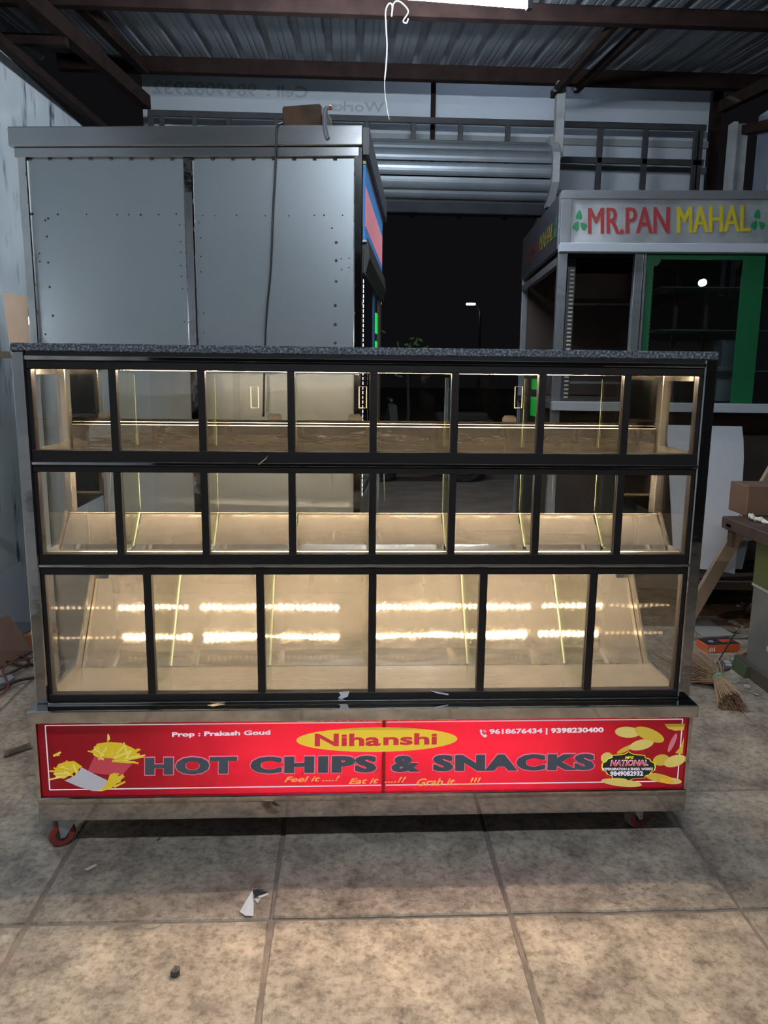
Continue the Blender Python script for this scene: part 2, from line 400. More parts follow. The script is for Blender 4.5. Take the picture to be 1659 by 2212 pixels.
# grille above the opening -----------------------------------------------
gr = empty('security_grille', (0.5, 4.29, 2.66), 'dark steel bar grille above the rolling shutter, in front of the white banner', 'grille')
zt = 3.252
for z0, xa, xb in ((zt, -1.57, 2.72), (2.995, 1.36, 2.72)):
    boxo('rail', xa, xb, 4.275, 4.305, z0-.022, z0+.022, grey_steel, gr, bev=.003)
gy = 4.29
for px in (350, 421, 494, 597, 700, 792, 893, 995, 1097):
    x = atY(px, 275, gy).x
    boxo('bar', x-.019, x+.019, 4.275, 4.305, 2.54, zt-.02, grey_steel, gr, bev=.003)
for px in (1297, 1395, 1505):
    x = atY(px, 290, gy).x
    boxo('bar', x-.021, x+.021, 4.275, 4.305, 2.52, zt-.02, grey_steel, gr, bev=.003)
for x in (-1.55, 2.68): boxo('end_bar', x-.02, x+.02, 4.275, 4.305, -.03, zt-.02, grey_steel, gr)
# banner
MT['banner'] = None
def banner_mat():
    m = bpy.data.materials.new('white_flex_banner'); m.use_nodes = True; nt = m.node_tree; nt.nodes.clear()
    out = nt.nodes.new('ShaderNodeOutputMaterial'); d = nt.nodes.new('ShaderNodeBsdfDiffuse'); t = nt.nodes.new('ShaderNodeBsdfTranslucent'); mx = nt.nodes.new('ShaderNodeMixShader')
    d.inputs[0].default_value = (.62, .66, .70, 1); t.inputs[0].default_value = (.55, .60, .68, 1); mx.inputs[0].default_value = .3
    nt.links.new(d.outputs[0], mx.inputs[1]); nt.links.new(t.outputs[0], mx.inputs[2]); nt.links.new(mx.outputs[0], out.inputs[0]); return m
MT['banner'] = banner_mat()
YB = 4.55
bn = empty('flex_banner', (0.5, YB, 2.7), 'white flex banner seen from behind with mirrored phone number showing through', 'banner')
a, b_ = atY(305, 150, YB), atY(1537, 185, YB)
boxo('sheet', a.x, b_.x, YB, YB+.004, 2.66, max(a.z, b_.z)+.03, MT['banner'], bn)
for z0, h in ((3.17, .05), (2.98, .045), (2.78, .05)):
    boxo('frame_bar', a.x, b_.x, YB-.03, YB-.004, z0, z0+h, mat('banner_frame_grey', (.30, .32, .33), .6), bn)
x = atY(935, 200, YB).x
boxo('frame_post', x-.018, x+.018, YB-.06, YB-.03, 2.66, 3.66, rust, bn)
for x in (a.x+.03, b_.x-.03): boxo('frame_post', x-.02, x+.02, YB+.006, YB+.046, -.03, 3.5, rust, bn)
x = atY(1535, 300, YB).x
boxo('frame_post', x-.02, x+.05, YB-.06, YB-.03, 2.66, 3.66, rust, bn)
ghost = mat('ghost_print', (.33, .37, .40), .7)
def px_text(s, x0, x1, yt, yb, plane_y, m, parent, **k):
    n = Vector((0, 1, 0)); p = Vector((0, plane_y, 0))
    return lettering(s, atP(x0, yb[0], p, n), atP(x1, yb[1], p, n), atP(x0, yt, p, n), m, parent, **k)
px_text('9849082932', 330, 555, 174, (203, 210), YB-.001, ghost, bn, off=.02, mirror=True, name='mirrored_lettering')
px_text('Cell :', 577, 665, 183, (208, 212), YB-.001, ghost, bn, off=.02, mirror=True, name='mirrored_lettering')
px_text('Works', 715, 830, 218, (240, 243), YB-.001, ghost, bn, off=.02, mirror=True, name='mirrored_lettering')

# rolling shutter --------------------------------------------------------
sh = empty('rolling_shutter', (.45, 4.05, 2.68), 'rolled-up grey steel shutter under the bar grille, above the dark opening', 'shutter')
MT['shutter'] = mat('grey_galvanised_shutter', (.23, .26, .29), .38, .55, col2=(.28, .31, .34), nscale=5)
cyc, czc, rad = 4.02, 2.815, .205
xa, xb = -.62, 1.40
def slat(a0, a1):
    bm = B(); n = 6; ring = []
    for k in range(n+1):
        t = k/n; an = a0+(a1-a0)*t; rr = rad + .014*math.sin(math.pi*t)**.6
        y, z = cyc-rr*math.cos(an), czc+rr*math.sin(an)
        ring.append((bm.verts.new((xa, y, z)), bm.verts.new((xb, y, z))))
    back = [(bm.verts.new((xa, cyc-(rad-.012)*math.cos(an), czc+(rad-.012)*math.sin(an))), bm.verts.new((xb, cyc-(rad-.012)*math.cos(an), czc+(rad-.012)*math.sin(an)))) for an in (a0, a1)]
    for k in range(n): bm.faces.new((ring[k][0], ring[k][1], ring[k+1][1], ring[k+1][0]))
    bm.faces.new((back[0][0], back[1][0], back[1][1], back[0][1]))
    bm.faces.new((ring[0][0], back[0][0], back[0][1], ring[0][1])); bm.faces.new((ring[-1][0], ring[-1][1], back[1][1], back[1][0]))
    bm.faces.new([r_[0] for r_ in ring]+[back[1][0], back[0][0]]); bm.faces.new([r_[1] for r_ in ring][::-1]+[back[0][1], back[1][1]])
    return bm
for k in range(8):
    a0 = math.radians(118-k*28); obj('slat', slat(a0, a0-math.radians(25)), MT['shutter'], sh)
pts = []
for k in range(8):
    an = math.pi/8+k*math.pi/4; pts.append((xb+.005, cyc-.005+.245*math.cos(an), czc+.265*math.sin(an)))
obj('end_plate', prism(B(), pts, (.05, 0, 0)), MT['pillar'], sh)
obj('axle', tube(B(), [(xa, cyc, czc), (xb+.02, cyc, czc)], .05, 10), rust, sh)

# ================================================================== LAMPS
MT['tube_in'] = emis('tube_glow', (.80, .90, 1.0), TUBE_IN)
MT['tube_front'] = emis('tube_glow_front', (.80, .90, 1.0), TUBE_FRONT)
MT['lamp_body'] = mat('grey_lamp_batten', (.07, .07, .075), .6)
def tube_lamp(p, q, label, m, hang=True):
    p, q = Vector(p), Vector(q); c = (p+q)/2; d = (q-p); L = d.length; d.normalize(); s_ = d.cross(Vector((0, 0, 1))).normalized(); t_ = s_.cross(d)
    M = Matrix(((d.x, s_.x, t_.x, c.x), (d.y, s_.y, t_.y, c.y), (d.z, s_.z, t_.z, c.z), (0, 0, 0, 1)))
    t = empty('tube_lamp', c, label, 'lamp')
    boxo('batten', -L/2-.02, L/2+.02, -.018, .018, .018, .05, MT['lamp_body'], t, M)
    obj('glass_tube', tube(B(), [(-L/2, 0, 0), (L/2, 0, 0)], .013, 10), m, t, M)
    for s in (-1, 1):
        boxo('end_holder', s*(L/2+.012)-.012, s*(L/2+.012)+.012, -.016, .016, -.016, .03, MT['lamp_body'], t, M)
        if hang:
            h = c+d*s*.4; obj('hanger', tube(B(), [h+Vector((0, 0, .045)), (h.x, h.y, ROOFZ(h.y)+.002)], .003, 6), MT['wire_white'], t)
    return t
e1 = atY(1138, 14, 1.80)
tube_lamp(atY(1138, 12, 1.80).lerp(atY(600, -30, 1.72), 1.2/(atY(1138, 12, 1.80)-atY(600, -30, 1.72)).length), atY(1138, 12, 1.80), 'glowing tube lamp fixed along the purlin at the top edge of the photo', MT['tube_in'])
tube_lamp((-.35, -1.95, 2.76), (.85, -1.95, 2.76), 'glowing tube lamp under the roof above the photographer', MT['tube_front'])
MT['tube_fill'] = emis('tube_glow_fill', (.86, .93, 1.0), TUBE_FILL)
tube_lamp((-1.70, .30, 1.55), (-1.70, 1.20, 1.55), 'unseen tube lamp added beside the left wall to brighten it', MT['tube_fill'])  # fill tube out of view, added to brighten the left wall
MT['tube_fill_out'] = emis('tube_glow_fill_out', (.85, .93, 1.0), 330)
tl = tube_lamp((.5, 5.25, 4.02), (1.7, 5.25, 4.02), 'unseen tube lamp added outside to light the white flex banner', MT['tube_fill_out'], False)  # hidden fill tube, added to light the banner from the street side
obj('bracket_arm', tube(B(), [(1.66, 5.25, 4.07), (1.66, 4.63, 4.07), (1.66, 4.63, -.03)], .012, 6), rust, tl)
# dangling white wire
wy = 2.40
pw = [atY(x_, y_, wy) for x_, y_ in ((882, 40), (878, 50), (871, 45), (882, 25), (870, 8), (858, 2), (850, 8), (848, 20), (846, 36))]
pw2 = [atY(x_, y_, wy-.005) for x_, y_ in ((846, 36), (847, 12), (840, 8), (833, 25), (834, 60), (836, 100), (834, 140), (831, 175), (832, 205), (837, 240), (841, 258))]
ww = empty('hanging_wire', (pw2[-1].x, wy, pw2[-1].z), 'thin white wire with a loop hanging from the purlin', 'wire')
obj('loop', tube(B(), bez(pw, 5), .0042, 6), MT['wire_white'], ww, smooth=True)
q = bez(pw2, 5); obj('strand', tube(B(), q, [.0042 if i < len(q)*.68 else .0016 for i in range(len(q))], 6), MT['wire_white'], ww, smooth=True)

# ================================================================== DISPLAY COUNTER
ct = empty('display_counter', (0, .2, 0), 'long lit glass display counter with granite top and red chips and snacks sign', 'display counter')
H = .915
T1M = [-.667, -.441, -.210, .005, .220, .451, .679]
T3M = [-.601, -.299, .007, .313, .620]
Z = dict(slab0=1.3966, slab1=1.4168, st0=1.375, st1=1.386, g1t=1.352, g1b=1.145, s1t=1.115, s1b=1.106, g2t=1.087, g2b=.867, s2t=.840, s2b=.832, g3t=.810, g3b=.470)
boxo('granite_top', -H-.004, H+.004, -.006, .54, Z['slab0'], Z['slab1'], MT['granite'], ct, bev=.002)
# posts and black front profiles
for s in (-1, 1):
    bm = B(); box(bm, min(s*.882, s*H), max(s*.882, s*H), -.012, .03, .446, 1.3966, .003); obj('corner_post', bm, MT['steel_wavy'], ct)
    bm = B(); box(bm, min(s*.872, s*.882), max(s*.872, s*.882), -.002, .025, .446, 1.39); obj('post_filler', bm, MT['black'], ct)
def bar(z0, z1, name='black_rail', y0=-.006, y1=.02, m=None):
    return boxo(name, -.882, .882, y0, y1, z0, z1, m or MT['black'], ct, bev=.0015)
bar(Z['g1t'], 1.3966); bar(Z['g2t'], Z['g1b']); bar(Z['g3t'], Z['g2b']); bar(.446, Z['g3b'])
bar(Z['st0'], Z['st1'], 'steel_strip', -.013, -.006, MT['steel']); bar(Z['s1b'], Z['s1t'], 'steel_strip', -.013, -.006, MT['steel']); bar(Z['s2b'], Z['s2t'], 'steel_strip', -.013, -.006, MT['steel'])
bar(.446, .452, 'steel_strip', -.020, -.006, MT['steel'])
for xs, z0, z1 in ((T1M, Z['g1b'], Z['g1t']), (T1M, Z['g2b'], Z['g2t']), (T3M, Z['g3b'], Z['g3t'])):
    hw = .0095 if xs is T1M else .0105
    for x in xs: boxo('mullion', x-hw, x+hw, -.005, .018, z0, z1, MT['black'], ct)
    ed = [-.872]+list(xs)+[.872]
    for k in range(len(ed)-1):
        boxo('front_pane', ed[k]+(hw if k else 0), ed[k+1]-(hw if k < len(xs) else 0), .006, .010, z0, z1, MT['glass'], ct)
# interior -----------------------------------------------------------
def sheet_yz(name, prof, x0, x1, m, parent=ct, th=.0015):
    """sheet metal following a y-z profile"""
    bm = B(); a = [(bm.verts.new((x0, y, z)), bm.verts.new((x1, y, z))) for y, z in prof]
    nrm = []
    for i in range(len(prof)):
        p, q = prof[max(i-1, 0)], prof[min(i+1, len(prof)-1)]; dy, dz = q[0]-p[0], q[1]-p[1]; L = math.hypot(dy, dz) or 1
        nrm.append((dz/L*th, -dy/L*th))
    b_ = [(bm.verts.new((x0, y+n[0], z+n[1])), bm.verts.new((x1, y+n[0], z+n[1]))) for (y, z), n in zip(prof, nrm)]
    for i in range(len(prof)-1):
        bm.faces.new((a[i][0], a[i+1][0], a[i+1][1], a[i][1])); bm.faces.new((b_[i][0], b_[i][1], b_[i+1][1], b_[i+1][0]))
        bm.faces.new((a[i][0], b_[i][0], b_[i+1][0], a[i+1][0])); bm.faces.new((a[i][1], a[i+1][1], b_[i+1][1], b_[i][1]))
    bm.faces.new((a[0][0], a[0][1], b_[0][1], b_[0][0])); bm.faces.new((a[-1][0], b_[-1][0], b_[-1][1], a[-1][1]))
    return obj(name, bm, m, parent)
boxo('top_lining', -.875, .875, .02, .46, 1.358, 1.362, MT['steel_in'], ct)
boxo('upper_tray', -.875, .875, .02, .44, 1.128, 1.132, MT['steel_tray'], ct)
sheet_yz('tray_upstand', [(.212, 1.132), (.212, 1.196), (.222, 1.198)], -.85, .85, MT['steel_tray'])
sheet_yz('tray_back', [(.222, 1.132), (.30, 1.132), (.36, 1.205)], -.85, .85, MT['steel_tray'])
for px in (228, 594, 767, 1100):
    p = atY(px, 905, .37)
    obj('tray_tab', prism(B(), [(p.x-.022, .37, 1.18), (p.x+.022, .37, 1.18), (p.x+.022, .37, 1.215), (p.x+.015, .37, 1.224), (p.x-.015, .37, 1.224), (p.x-.022, .37, 1.215)], (0, .003, 0)), MT['steel_in'], ct)
# middle bins: sloped backs per bay with a rounded dish
ed = [-.872]+T1M+[.872]
sheet_yz('bin_floor', [(.02, .858), (.118, .852)], -.875, .875, MT['steel_in'])
for k in range(8):
    x0, x1 = ed[k]+.004, ed[k+1]-.004
    sheet_yz('bin_back', [(.118, .852), (.1245, .865), (.160, .901), (.197, .936), (.204, .940), (.215, .939)], x0, x1, MT['steel_back'])
lip_m = mat('rounded_steel_lip', (.60, .55, .48), .18, .6)
obj('bin_lip', tube(B(), [(-.87, .204, .941), (.87, .204, .941)], .0022, 8), lip_m, ct)
obj('bin_lip', tube(B(), [(-.87, .030, .8635), (.87, .030, .8635)], .0035, 8), lip_m, ct)
obj('tray_lip', tube(B(), [(-.85, .212, 1.197), (.85, .212, 1.197)], .0013, 8), lip_m, ct)
obj('tray_lip', tube(B(), [(-.85, .222, 1.2045), (.85, .222, 1.2045)], .0009, 8), lip_m, ct)
# lower bin
boxo('lower_floor', -.875, .875, .02, .236, .450, .4545, MT['steel_floor'], ct)
ed3 = [-.872]+T3M+[.872]
for k in range(6):
    x0, x1 = ed3[k]+.002, ed3[k+1]-.002
    sheet_yz('sloped_back', [(.230, .4545), (.231, .457), (.30, .5515), (.36, .634), (.405, .697), (.45, .759), (.50, .822), (.505, .85)], x0, x1, MT['steel_back'])
# underside of the middle bins, carrying the lower strip
boxo('shelf_underside', -.875, .875, .022, .235, .838, .842, MT['steel_in'], ct)
# glass dividers
for x in T1M:
    boxo('glass_divider', x-.002, x+.002, .02, .205, 1.132, 1.34, MT['glass_div'], ct)
    obj('glass_divider', prism(B(), [(x-.002, .02, .862), (x-.002, .115, .862), (x-.002, .198, .945), (x-.002, .205, 1.08), (x-.002, .02, 1.08)], (.004, 0, 0)), MT['glass_div'], ct)
for x in T3M:
    obj('glass_divider', prism(B(), [(x-.002, .02, .458), (x-.002, .228, .458), (x-.002, .43, .74), (x-.002, .43, .80), (x-.002, .02, .80)], (.004, 0, 0)), MT['glass_div'], ct)
edge_m = mat('pale_green_glass_edge', (.50, .52, .34), .25)
for x in T1M:
    boxo('glass_edge', x-.0008, x+.0008, .205, .2065, 1.14, 1.34, edge_m, ct)
    boxo('glass_edge', x-.0008, x+.0008, .205, .2065, .95, 1.08, edge_m, ct)
for x in T1M:
    obj('glass_edge', prism(B(), [(x-.0018, .116, .862), (x-.0018, .199, .945), (x-.0018, .201, .945), (x-.0018, .118, .862)], (.0036, 0, 0)), edge_m, ct)
for x in T3M:
    obj('glass_edge', prism(B(), [(x-.002, .229, .460), (x-.002, .431, .742), (x-.002, .433, .742), (x-.002, .231, .460)], (.004, 0, 0)), edge_m, ct)
# end walls: glass with steel framing
for s in (-1, 1):
    xi, xo = s*.872, s*.880; xa, xb = min(xi, xo), max(xi, xo)
    ga, gb = min(s*.875, s*.878), max(s*.875, s*.878)
    boxo('end_glass', ga, gb, .03, .205, 1.145, 1.352, MT['glass'], ct)
    boxo('end_rail', xa, xb, .03, .44, 1.128, 1.147, MT['steel_in'], ct)
    boxo('end_rail', xa, xb, .03, .44, 1.338, 1.358, MT['steel_in'], ct)
    boxo('end_post', min(s*.86, s*.885), max(s*.86, s*.885), .205, .245, .94, 1.36, MT['steel_in'], ct, bev=.002)
    boxo('end_panel', min(s*.876, s*.882), max(s*.876, s*.882), .245, .40, .94, 1.36, MT['steel'], ct)
    boxo('rear_post', min(s*.83, s*.885), max(s*.83, s*.885), .40, .44, .41, 1.395, MT['steel'], ct, bev=.002)
    obj('end_glass', prism(B(), [(ga, .03, .865), (ga, .11, .865), (ga, .20, .945), (ga, .205, 1.10), (ga, .03, 1.10)], (gb-ga, 0, 0)), MT['glass'], ct)
    obj('end_rail', prism(B(), [(xa, .03, .845), (xa, .125, .845), (xa, .21, .935), (xa, .21, .950), (xa, .19, .945), (xa, .115, .866), (xa, .03, .866)], (xb-xa, 0, 0)), MT['steel_in'], ct)
    obj('end_glass', prism(B(), [(ga, .03, .474), (ga, .22, .474), (ga, .45, .80), (ga, .45, .83), (ga, .03, .83)], (gb-ga, 0, 0)), MT['glass'], ct)
    obj('end_rail', prism(B(), [(xa, .03, .446), (xa, .242, .446), (xa, .52, .83), (xa, .465, .83), (xa, .208, .478), (xa, .03, .478)], (xb-xa, 0, 0)), MT['steel_in'], ct)
# rear sliding doors
ds = [(-.83, -.40), (-.42, .02), (0, .43), (.41, .83)]
hpx = [(190, 208), (541, 560), (775, 792), (1113, 1125)]
for k, (x0, x1) in enumerate(ds):
    y = .415 if k % 2 else .425
    d = boxo('sliding_door', x0, x1, y, y+.004, 1.145, 1.35, MT['glass'], ct)
    pa, pb = atY(hpx[k][0], 835, y), atY(hpx[k][1], 881, y)
    xm = (pa.x+pb.x)/2; bm = B(); zz0, zz1 = pb.z, pa.z
    ring = [(xm-.0115, zz0), (xm+.0115, zz0), (xm+.0115, zz1), (xm-.0115, zz1)]
    tube(bm, [(a, y-.006, c) for a, c in ring+ring[:1]], .0017, 5)
    h = obj('handle', bm, mat('cream_handle', (.85, .80, .65), .4), d)
boxo('rear_rail', -.86, .86, .40, .44, 1.112, 1.128, MT['steel_in'], ct); boxo('rear_rail', -.86, .86, .40, .44, 1.35, 1.39, MT['steel_in'], ct)
# LED strips: tape with chips
def led_strip(x0, x1, y, z, m=None, pitch_=.019):
    t = boxo('led_strip', x0, x1, y-.005, y+.005, z, z+.0015, MT['led_base'], ct)
    bm = B(); n = int((x1-x0)/pitch_)
    for k in range(n):
        x = x0+(k+.5)*(x1-x0)/n; box(bm, x-.003, x+.003, y-.0055, y+.0055, z-.0012, z)
    o = obj('led_chips', bm, m or MT['led'], t); o['kind'] = 'stuff'
    return t
for x0, x1 in ((-.86, -.45), (-.43, .0), (.02, .44), (.46, .86)):
    led_strip(x0, x1, .045, 1.3555, MT['led_up'])
    led_strip(x0, x1, .185, 1.125, MT['led_up'])
for x0, x1 in ((-.865, -.62), (-.58, -.09), (.02, .60), (.64, .865)):
    led_strip(x0, x1, .185, .835)
    led_strip(x0, x1, .060, .835)
# dangling LED leads
for px, x2 in ((239, 235), (717, 719), (829, 831), (1197, 1192)):
    p, q = atY(px, 1012, .10), atY(x2, 1082, .10)
    obj('strip_lead', tube(B(), [(p.x, .10, 1.126), (p.x, .10, 1.09), (q.x, .10, q.z)], [.0022, .0022, .0006], 6), MT['wire_white'], ct)
# ledge, base, rail -----------------------------------------------------
boxo('ledge', -.922, .922, -.062, .53, .4092, .4463, MT['steel'], ct, bev=.003)
for s in (-1, 1):
    boxo('base_side', min(s*.912, s*.922), max(s*.912, s*.922), -.024, .52, .165, .4092, MT['steel'], ct)
boxo('base_back', -.912, .912, .50, .51, .165, .4092, MT['steel'], ct)
boxo('bottom_channel', -.922, .922, -.034, .0, .155, .176, MT['steel'], ct, bev=.003)
boxo('bottom_rail', -.926, .926, -.025, .52, .100, .155, MT['steel'], ct, bev=.003)
boxo('sign_edge', -.922, -.912, -.032, -.022, .165, .40, MT['steel'], ct); boxo('sign_edge', .912, .922, -.032, -.022, .165, .40, MT['steel'], ct)
# backlight inside the sign box
MT['backlight'] = emis('sign_backlight', (1, .93, .95), 230)
for xa_, xb_ in ((-.44, .10), (.14, .60)):
    obj('sign_lamp', tube(B(), [(xa_, .09, .30), (xb_, .09, .30)], .013, 8), MT['backlight'], ct)
# sign: two film panels with a seam
YS = -.022
seam = atY(826, 1640, YS).x
sgL = boxo('sign_panel', -.912, seam-.001, YS, YS+.003, .176, .4092, MT['sign_red'], ct); sgL['label'] = 'left half of the backlit red sign'
sgR = boxo('sign_panel', seam+.007, .912, YS-.001, YS+.002, .176, .4092, MT['sign_red'], ct); sgR['label'] = 'right half of the backlit red sign'
boxo('sign_seam', seam-.001, seam+.008, YS+.001, YS+.004, .176, .4092, MT['ink_deepred'], ct)
# printed frame line
P0, NY = Vector((0, YS, 0)), Vector((0, 1, 0))
def sp(px, py, lift=0.): v = atP(px, py, P0, NY); v.y = YS-lift; return v
def sline(pts, wpx, m, parent, name='print_line', lift=.0012):
    bm = B()
    for i in range(len(pts)-1):
        a, b = Vector((pts[i][0], 0, pts[i][1])), Vector((pts[i+1][0], 0, pts[i+1][1])); d = (b-a).normalized(); n = Vector((-d.z, 0, d.x))*wpx/2
        prism(bm, [Vector((c.x, YS-lift, c.z)) for c in (a-n, b-n, b+n, a+n)], (0, -.0005, 0))
    return obj(name, bm, m, parent)
zl0, zl1 = .196, .388
sline([(seam-.003, zl1), (-.890, zl1), (-.890, zl0), (seam-.003, zl0)], .003, MT['ink_white'], sgL)
sline([(seam+.010, zl1), (.896, zl1), (.896, zl0), (seam+.010, zl0)], .003, MT['ink_white'], sgR)
def flat(name, pxs, m, parent, lift=.0014):
    return obj(name, prism(B(), [sp(a, b, lift) for a, b in pxs], (0, -.0006, 0)), m, parent)
def ell(cx, cy, rx, ry, rot=0, n=28, a0=0, a1=360):
    out = []
    for k in range(n):
        t = math.radians(a0+(a1-a0)*k/(n if a1-a0 == 360 else n-1)); x, y = rx*math.cos(t), ry*math.sin(t); c, s_ = math.cos(math.radians(rot)), math.sin(math.radians(rot))
        out.append((cx+x*c-y*s_, cy+x*s_+y*c))
    return out
def stext(s, x0, x1, yt, ybl, ybr, m, parent, **k):
    p00, p10, p01 = sp(x0, ybl), sp(x1, ybr), sp(x0, yt)
    k.setdefault('lift', .002); return lettering(s, p00, p10, p01, m, parent, **k)
# yellow oval and shop name
flat('oval', ell(814, 1597, 174, 26.5, -.6, 40), MT['ink_yellow'], sgR)
stext('Niha', 680, 822, 1584, 1611, 1610, MT['ink_red'], sgL, off=.03, lift=.003)
stext('nshi', 828, 944, 1584, 1609, 1607, MT['ink_red'], sgR, off=.03, lift=.003)
for s, x0, x1, yt, yl, yr, pr in (('HOT', 315, 511, 1636, 1673, 1670, sgL), ('CHIPS', 542, 812, 1634, 1670, 1667, sgL), ('&', 846, 906, 1632, 1667, 1666, sgR), ('SNACKS', 936, 1282, 1630, 1665, 1662, sgR)):
    k_ = .046 if s != '&' else .032
    for i_, q_ in enumerate((-2.2, 0, 2.2)):
        stext(s, x0-1+q_, x1+1+q_, yt-2.5, yl+2.5, yr+2.5, MT['ink_pink'], pr, off=k_+.02, lift=.0014+.0001*i_, space=1.15, name='lettering_outline')
        stext(s, x0+1+q_, x1-1+q_, yt, yl, yr, MT['ink_dark'], pr, off=k_, lift=.0026+.0001*i_, space=1.17)
stext('Feel it ....!', 614, 734, 1677, 1689, 1686, MT['ink_orange'], sgL, off=.018, shear=.35)
stext('Eat it', 753, 818, 1681, 1693, 1691, MT['ink_orange'], sgL, off=.018, shear=.35)
stext('....!!', 831, 877, 1678, 1690, 1689, MT['ink_orange'], sgR, off=.018, shear=.35)
stext('Grab it ....!!!', 900, 1038, 1681, 1697, 1694, MT['ink_orange'], sgR, off=.018, shear=.35)
stext('Prop : Prakash Goud', 372, 584, 1581, 1594, 1589, MT['ink_white'], sgL, off=.035)
stext('9618676434 | 9398230400', 1057, 1303, 1574, 1588, 1584, MT['ink_white'], sgR, off=.035)
# handset icon
flat('handset_icon', [(1036, 1576), (1040, 1575), (1042, 1580), (1040, 1582), (1045, 1587), (1048, 1585), (1052, 1588), (1050, 1592), (1045, 1592), (1038, 1585)], MT['ink_white'], sgR)
for q in (3.5, 6.5): flat('handset_icon', ell(1043, 1583, q+1, q+1, 0, 6, -80, -10)+ell(1043, 1583, q, q, 0, 6, -80, -10)[::-1], MT['ink_white'], sgR)
# printed fries
rf = random.Random(11)
def fries(cx, cy, n, rx, ry, amin, amax, l0, l1, parent, name='fries_print'):
    for mm, frac in ((MT['ink_fry'], .6), (MT['ink_fry2'], .4)):
        bm = B()
        for k in range(int(n*frac)):
            x, y = cx+rf.uniform(-rx, rx), cy+rf.uniform(-ry, ry); a = math.radians(rf.uniform(amin, amax)); L = rf.uniform(l0, l1); wd = rf.uniform(1.6, 2.6)
            dx, dy = math.cos(a), -math.sin(a); nx, ny = -dy*wd, dx*wd
            prism(bm, [sp(x+nx, y+ny, .0016), sp(x-nx, y-ny, .0016), sp(x+dx*L-nx*.7, y+dy*L-ny*.7, .0016), sp(x+dx*L+nx*.7, y+dy*L+ny*.7, .0016)], (0, -.0005-rf.random()*.0004, 0))
        obj(name, bm, mm, parent)
flat('red_box_print', [(205, 1632), (188, 1668), (262, 1676), (290, 1645)], ink('print_soft_red', (.55, .06, .09), .3), sgL)
flat('fries_print', [(199, 1622), (210, 1606), (235, 1602), (262, 1604), (285, 1614), (298, 1622), (292, 1632), (275, 1640), (250, 1644), (222, 1645), (205, 1634)], MT['ink_fry'], sgL, .0013)
fries(245, 1632, 24, 34, 9, 20, 170, 16, 32, sgL); fries(250, 1638, 14, 20, 5, -8, 35, 25, 52, sgL)
flat('fries_print', [(118, 1664), (126, 1650), (142, 1645), (160, 1643), (178, 1655), (158, 1670), (138, 1682), (120, 1676)], MT['ink_fry'], sgL, .0013)
fries(150, 1668, 18, 20, 10, 100, 195, 16, 32, sgL)
flat('cup_print', [(176, 1656), (183, 1660), (208, 1673), (237, 1687), (231, 1697), (220, 1704), (203, 1708), (170, 1698), (140, 1685), (160, 1676), (172, 1665)], MT['ink_cup'], sgL, .0022)
flat('fries_print', [(232, 1688), (238, 1672), (250, 1668), (258, 1678), (252, 1692), (240, 1703), (222, 1703)], MT['ink_fry'], sgL, .0023)
fries(240, 1692, 16, 9, 9, 10, 80, 12, 30, sgL); fries(222, 1705, 5, 10, 3, 160, 200, 8, 18, sgL); fries(120, 1634, 3, 6, 3, -40, 40, 10, 18, sgL)
fries(236, 1598, 3, 3, 3, 60, 120, 10, 18, sgL)
# printed chips on the right
for pts, mm in ((ell(1355, 1581, 27, 12, 3), MT['ink_chip2']), (ell(1402, 1586, 34, 13, 22), MT['ink_chip']), (ell(1385, 1608, 27, 11, -14), MT['ink_chip2']), (ell(1352, 1617, 22, 5, -25), MT['ink_chip']),
                (ell(1428, 1641, 18, 12, -10), MT['ink_chip']), (ell(1457, 1643, 24, 12, -18), MT['ink_chip2']), (ell(1310, 1636, 13, 11, -30), MT['ink_chip2']), (ell(1342, 1690, 44, 8, 6), MT['ink_chip2']),
                (ell(1424, 1680, 32, 9, 12), MT['ink_chip']), (ell(1448, 1686, 24, 7, 5), MT['ink_chip2']), ([(1434, 1563), (1479, 1563), (1476, 1576), (1458, 1578), (1442, 1573)], MT['ink_chip']), ([(1477, 1592), (1470, 1612), (1458, 1626), (1474, 1628)], MT['ink_chip'])):
    flat('chip_print', pts, mm, sgR, .0014+.0002*rf.randrange(4))
for pts in (ell(1452, 1604, 5, 22, 25),): flat('swirl_print', pts, ink('print_soft_pink', (.75, .22, .27), .2), sgR)
# maker's badge
def badge(k):
    c = (1357, 1655); base = [(-59, 0), (-57, -8), (-50, -11), (-46, -17), (-36, -20), (-36, -25), (-20, -26), (-8, -28), (0, -33), (8, -28), (20, -26), (36, -25), (36, -20), (46, -17), (50, -11), (57, -8), (59, 0),
                              (57, 8), (50, 11), (46, 17), (36, 20), (36, 25), (20, 25), (8, 27), (0, 31), (-8, 27), (-20, 25), (-36, 25), (-36, 20), (-46, 17), (-50, 11), (-57, 8)]
    return [(c[0]+a*k, c[1]+b*k) for a, b in base]
flat('badge_rim', badge(1.0), MT['ink_lime'], sgR, .0026)
flat('badge', badge(.955), MT['ink_black'], sgR, .0032)
stext('MFG', 1349, 1368, 1632, 1637.5, 1637.5, MT['ink_lime'], sgR, off=.03, shear=.25, lift=.0042)
stext('NATIONAL', 1317, 1399, 1640, 1653.5, 1653, MT['ink_white'], sgR, off=.055, shear=.2, lift=.0042, name='lettering_outline')
stext('NATIONAL', 1318, 1398, 1641, 1653, 1652.5, MT['ink_red'], sgR, off=.025, shear=.2, lift=.005)
stext('REFERGIRATION & ENGG. WORKS', 1301, 1409, 1657, 1662.5, 1662, MT['ink_white'], sgR, off=.03, lift=.0042)
stext('9849082932', 1317, 1388, 1664.5, 1674.5, 1674, MT['ink_white'], sgR, off=.035, lift=.0042)
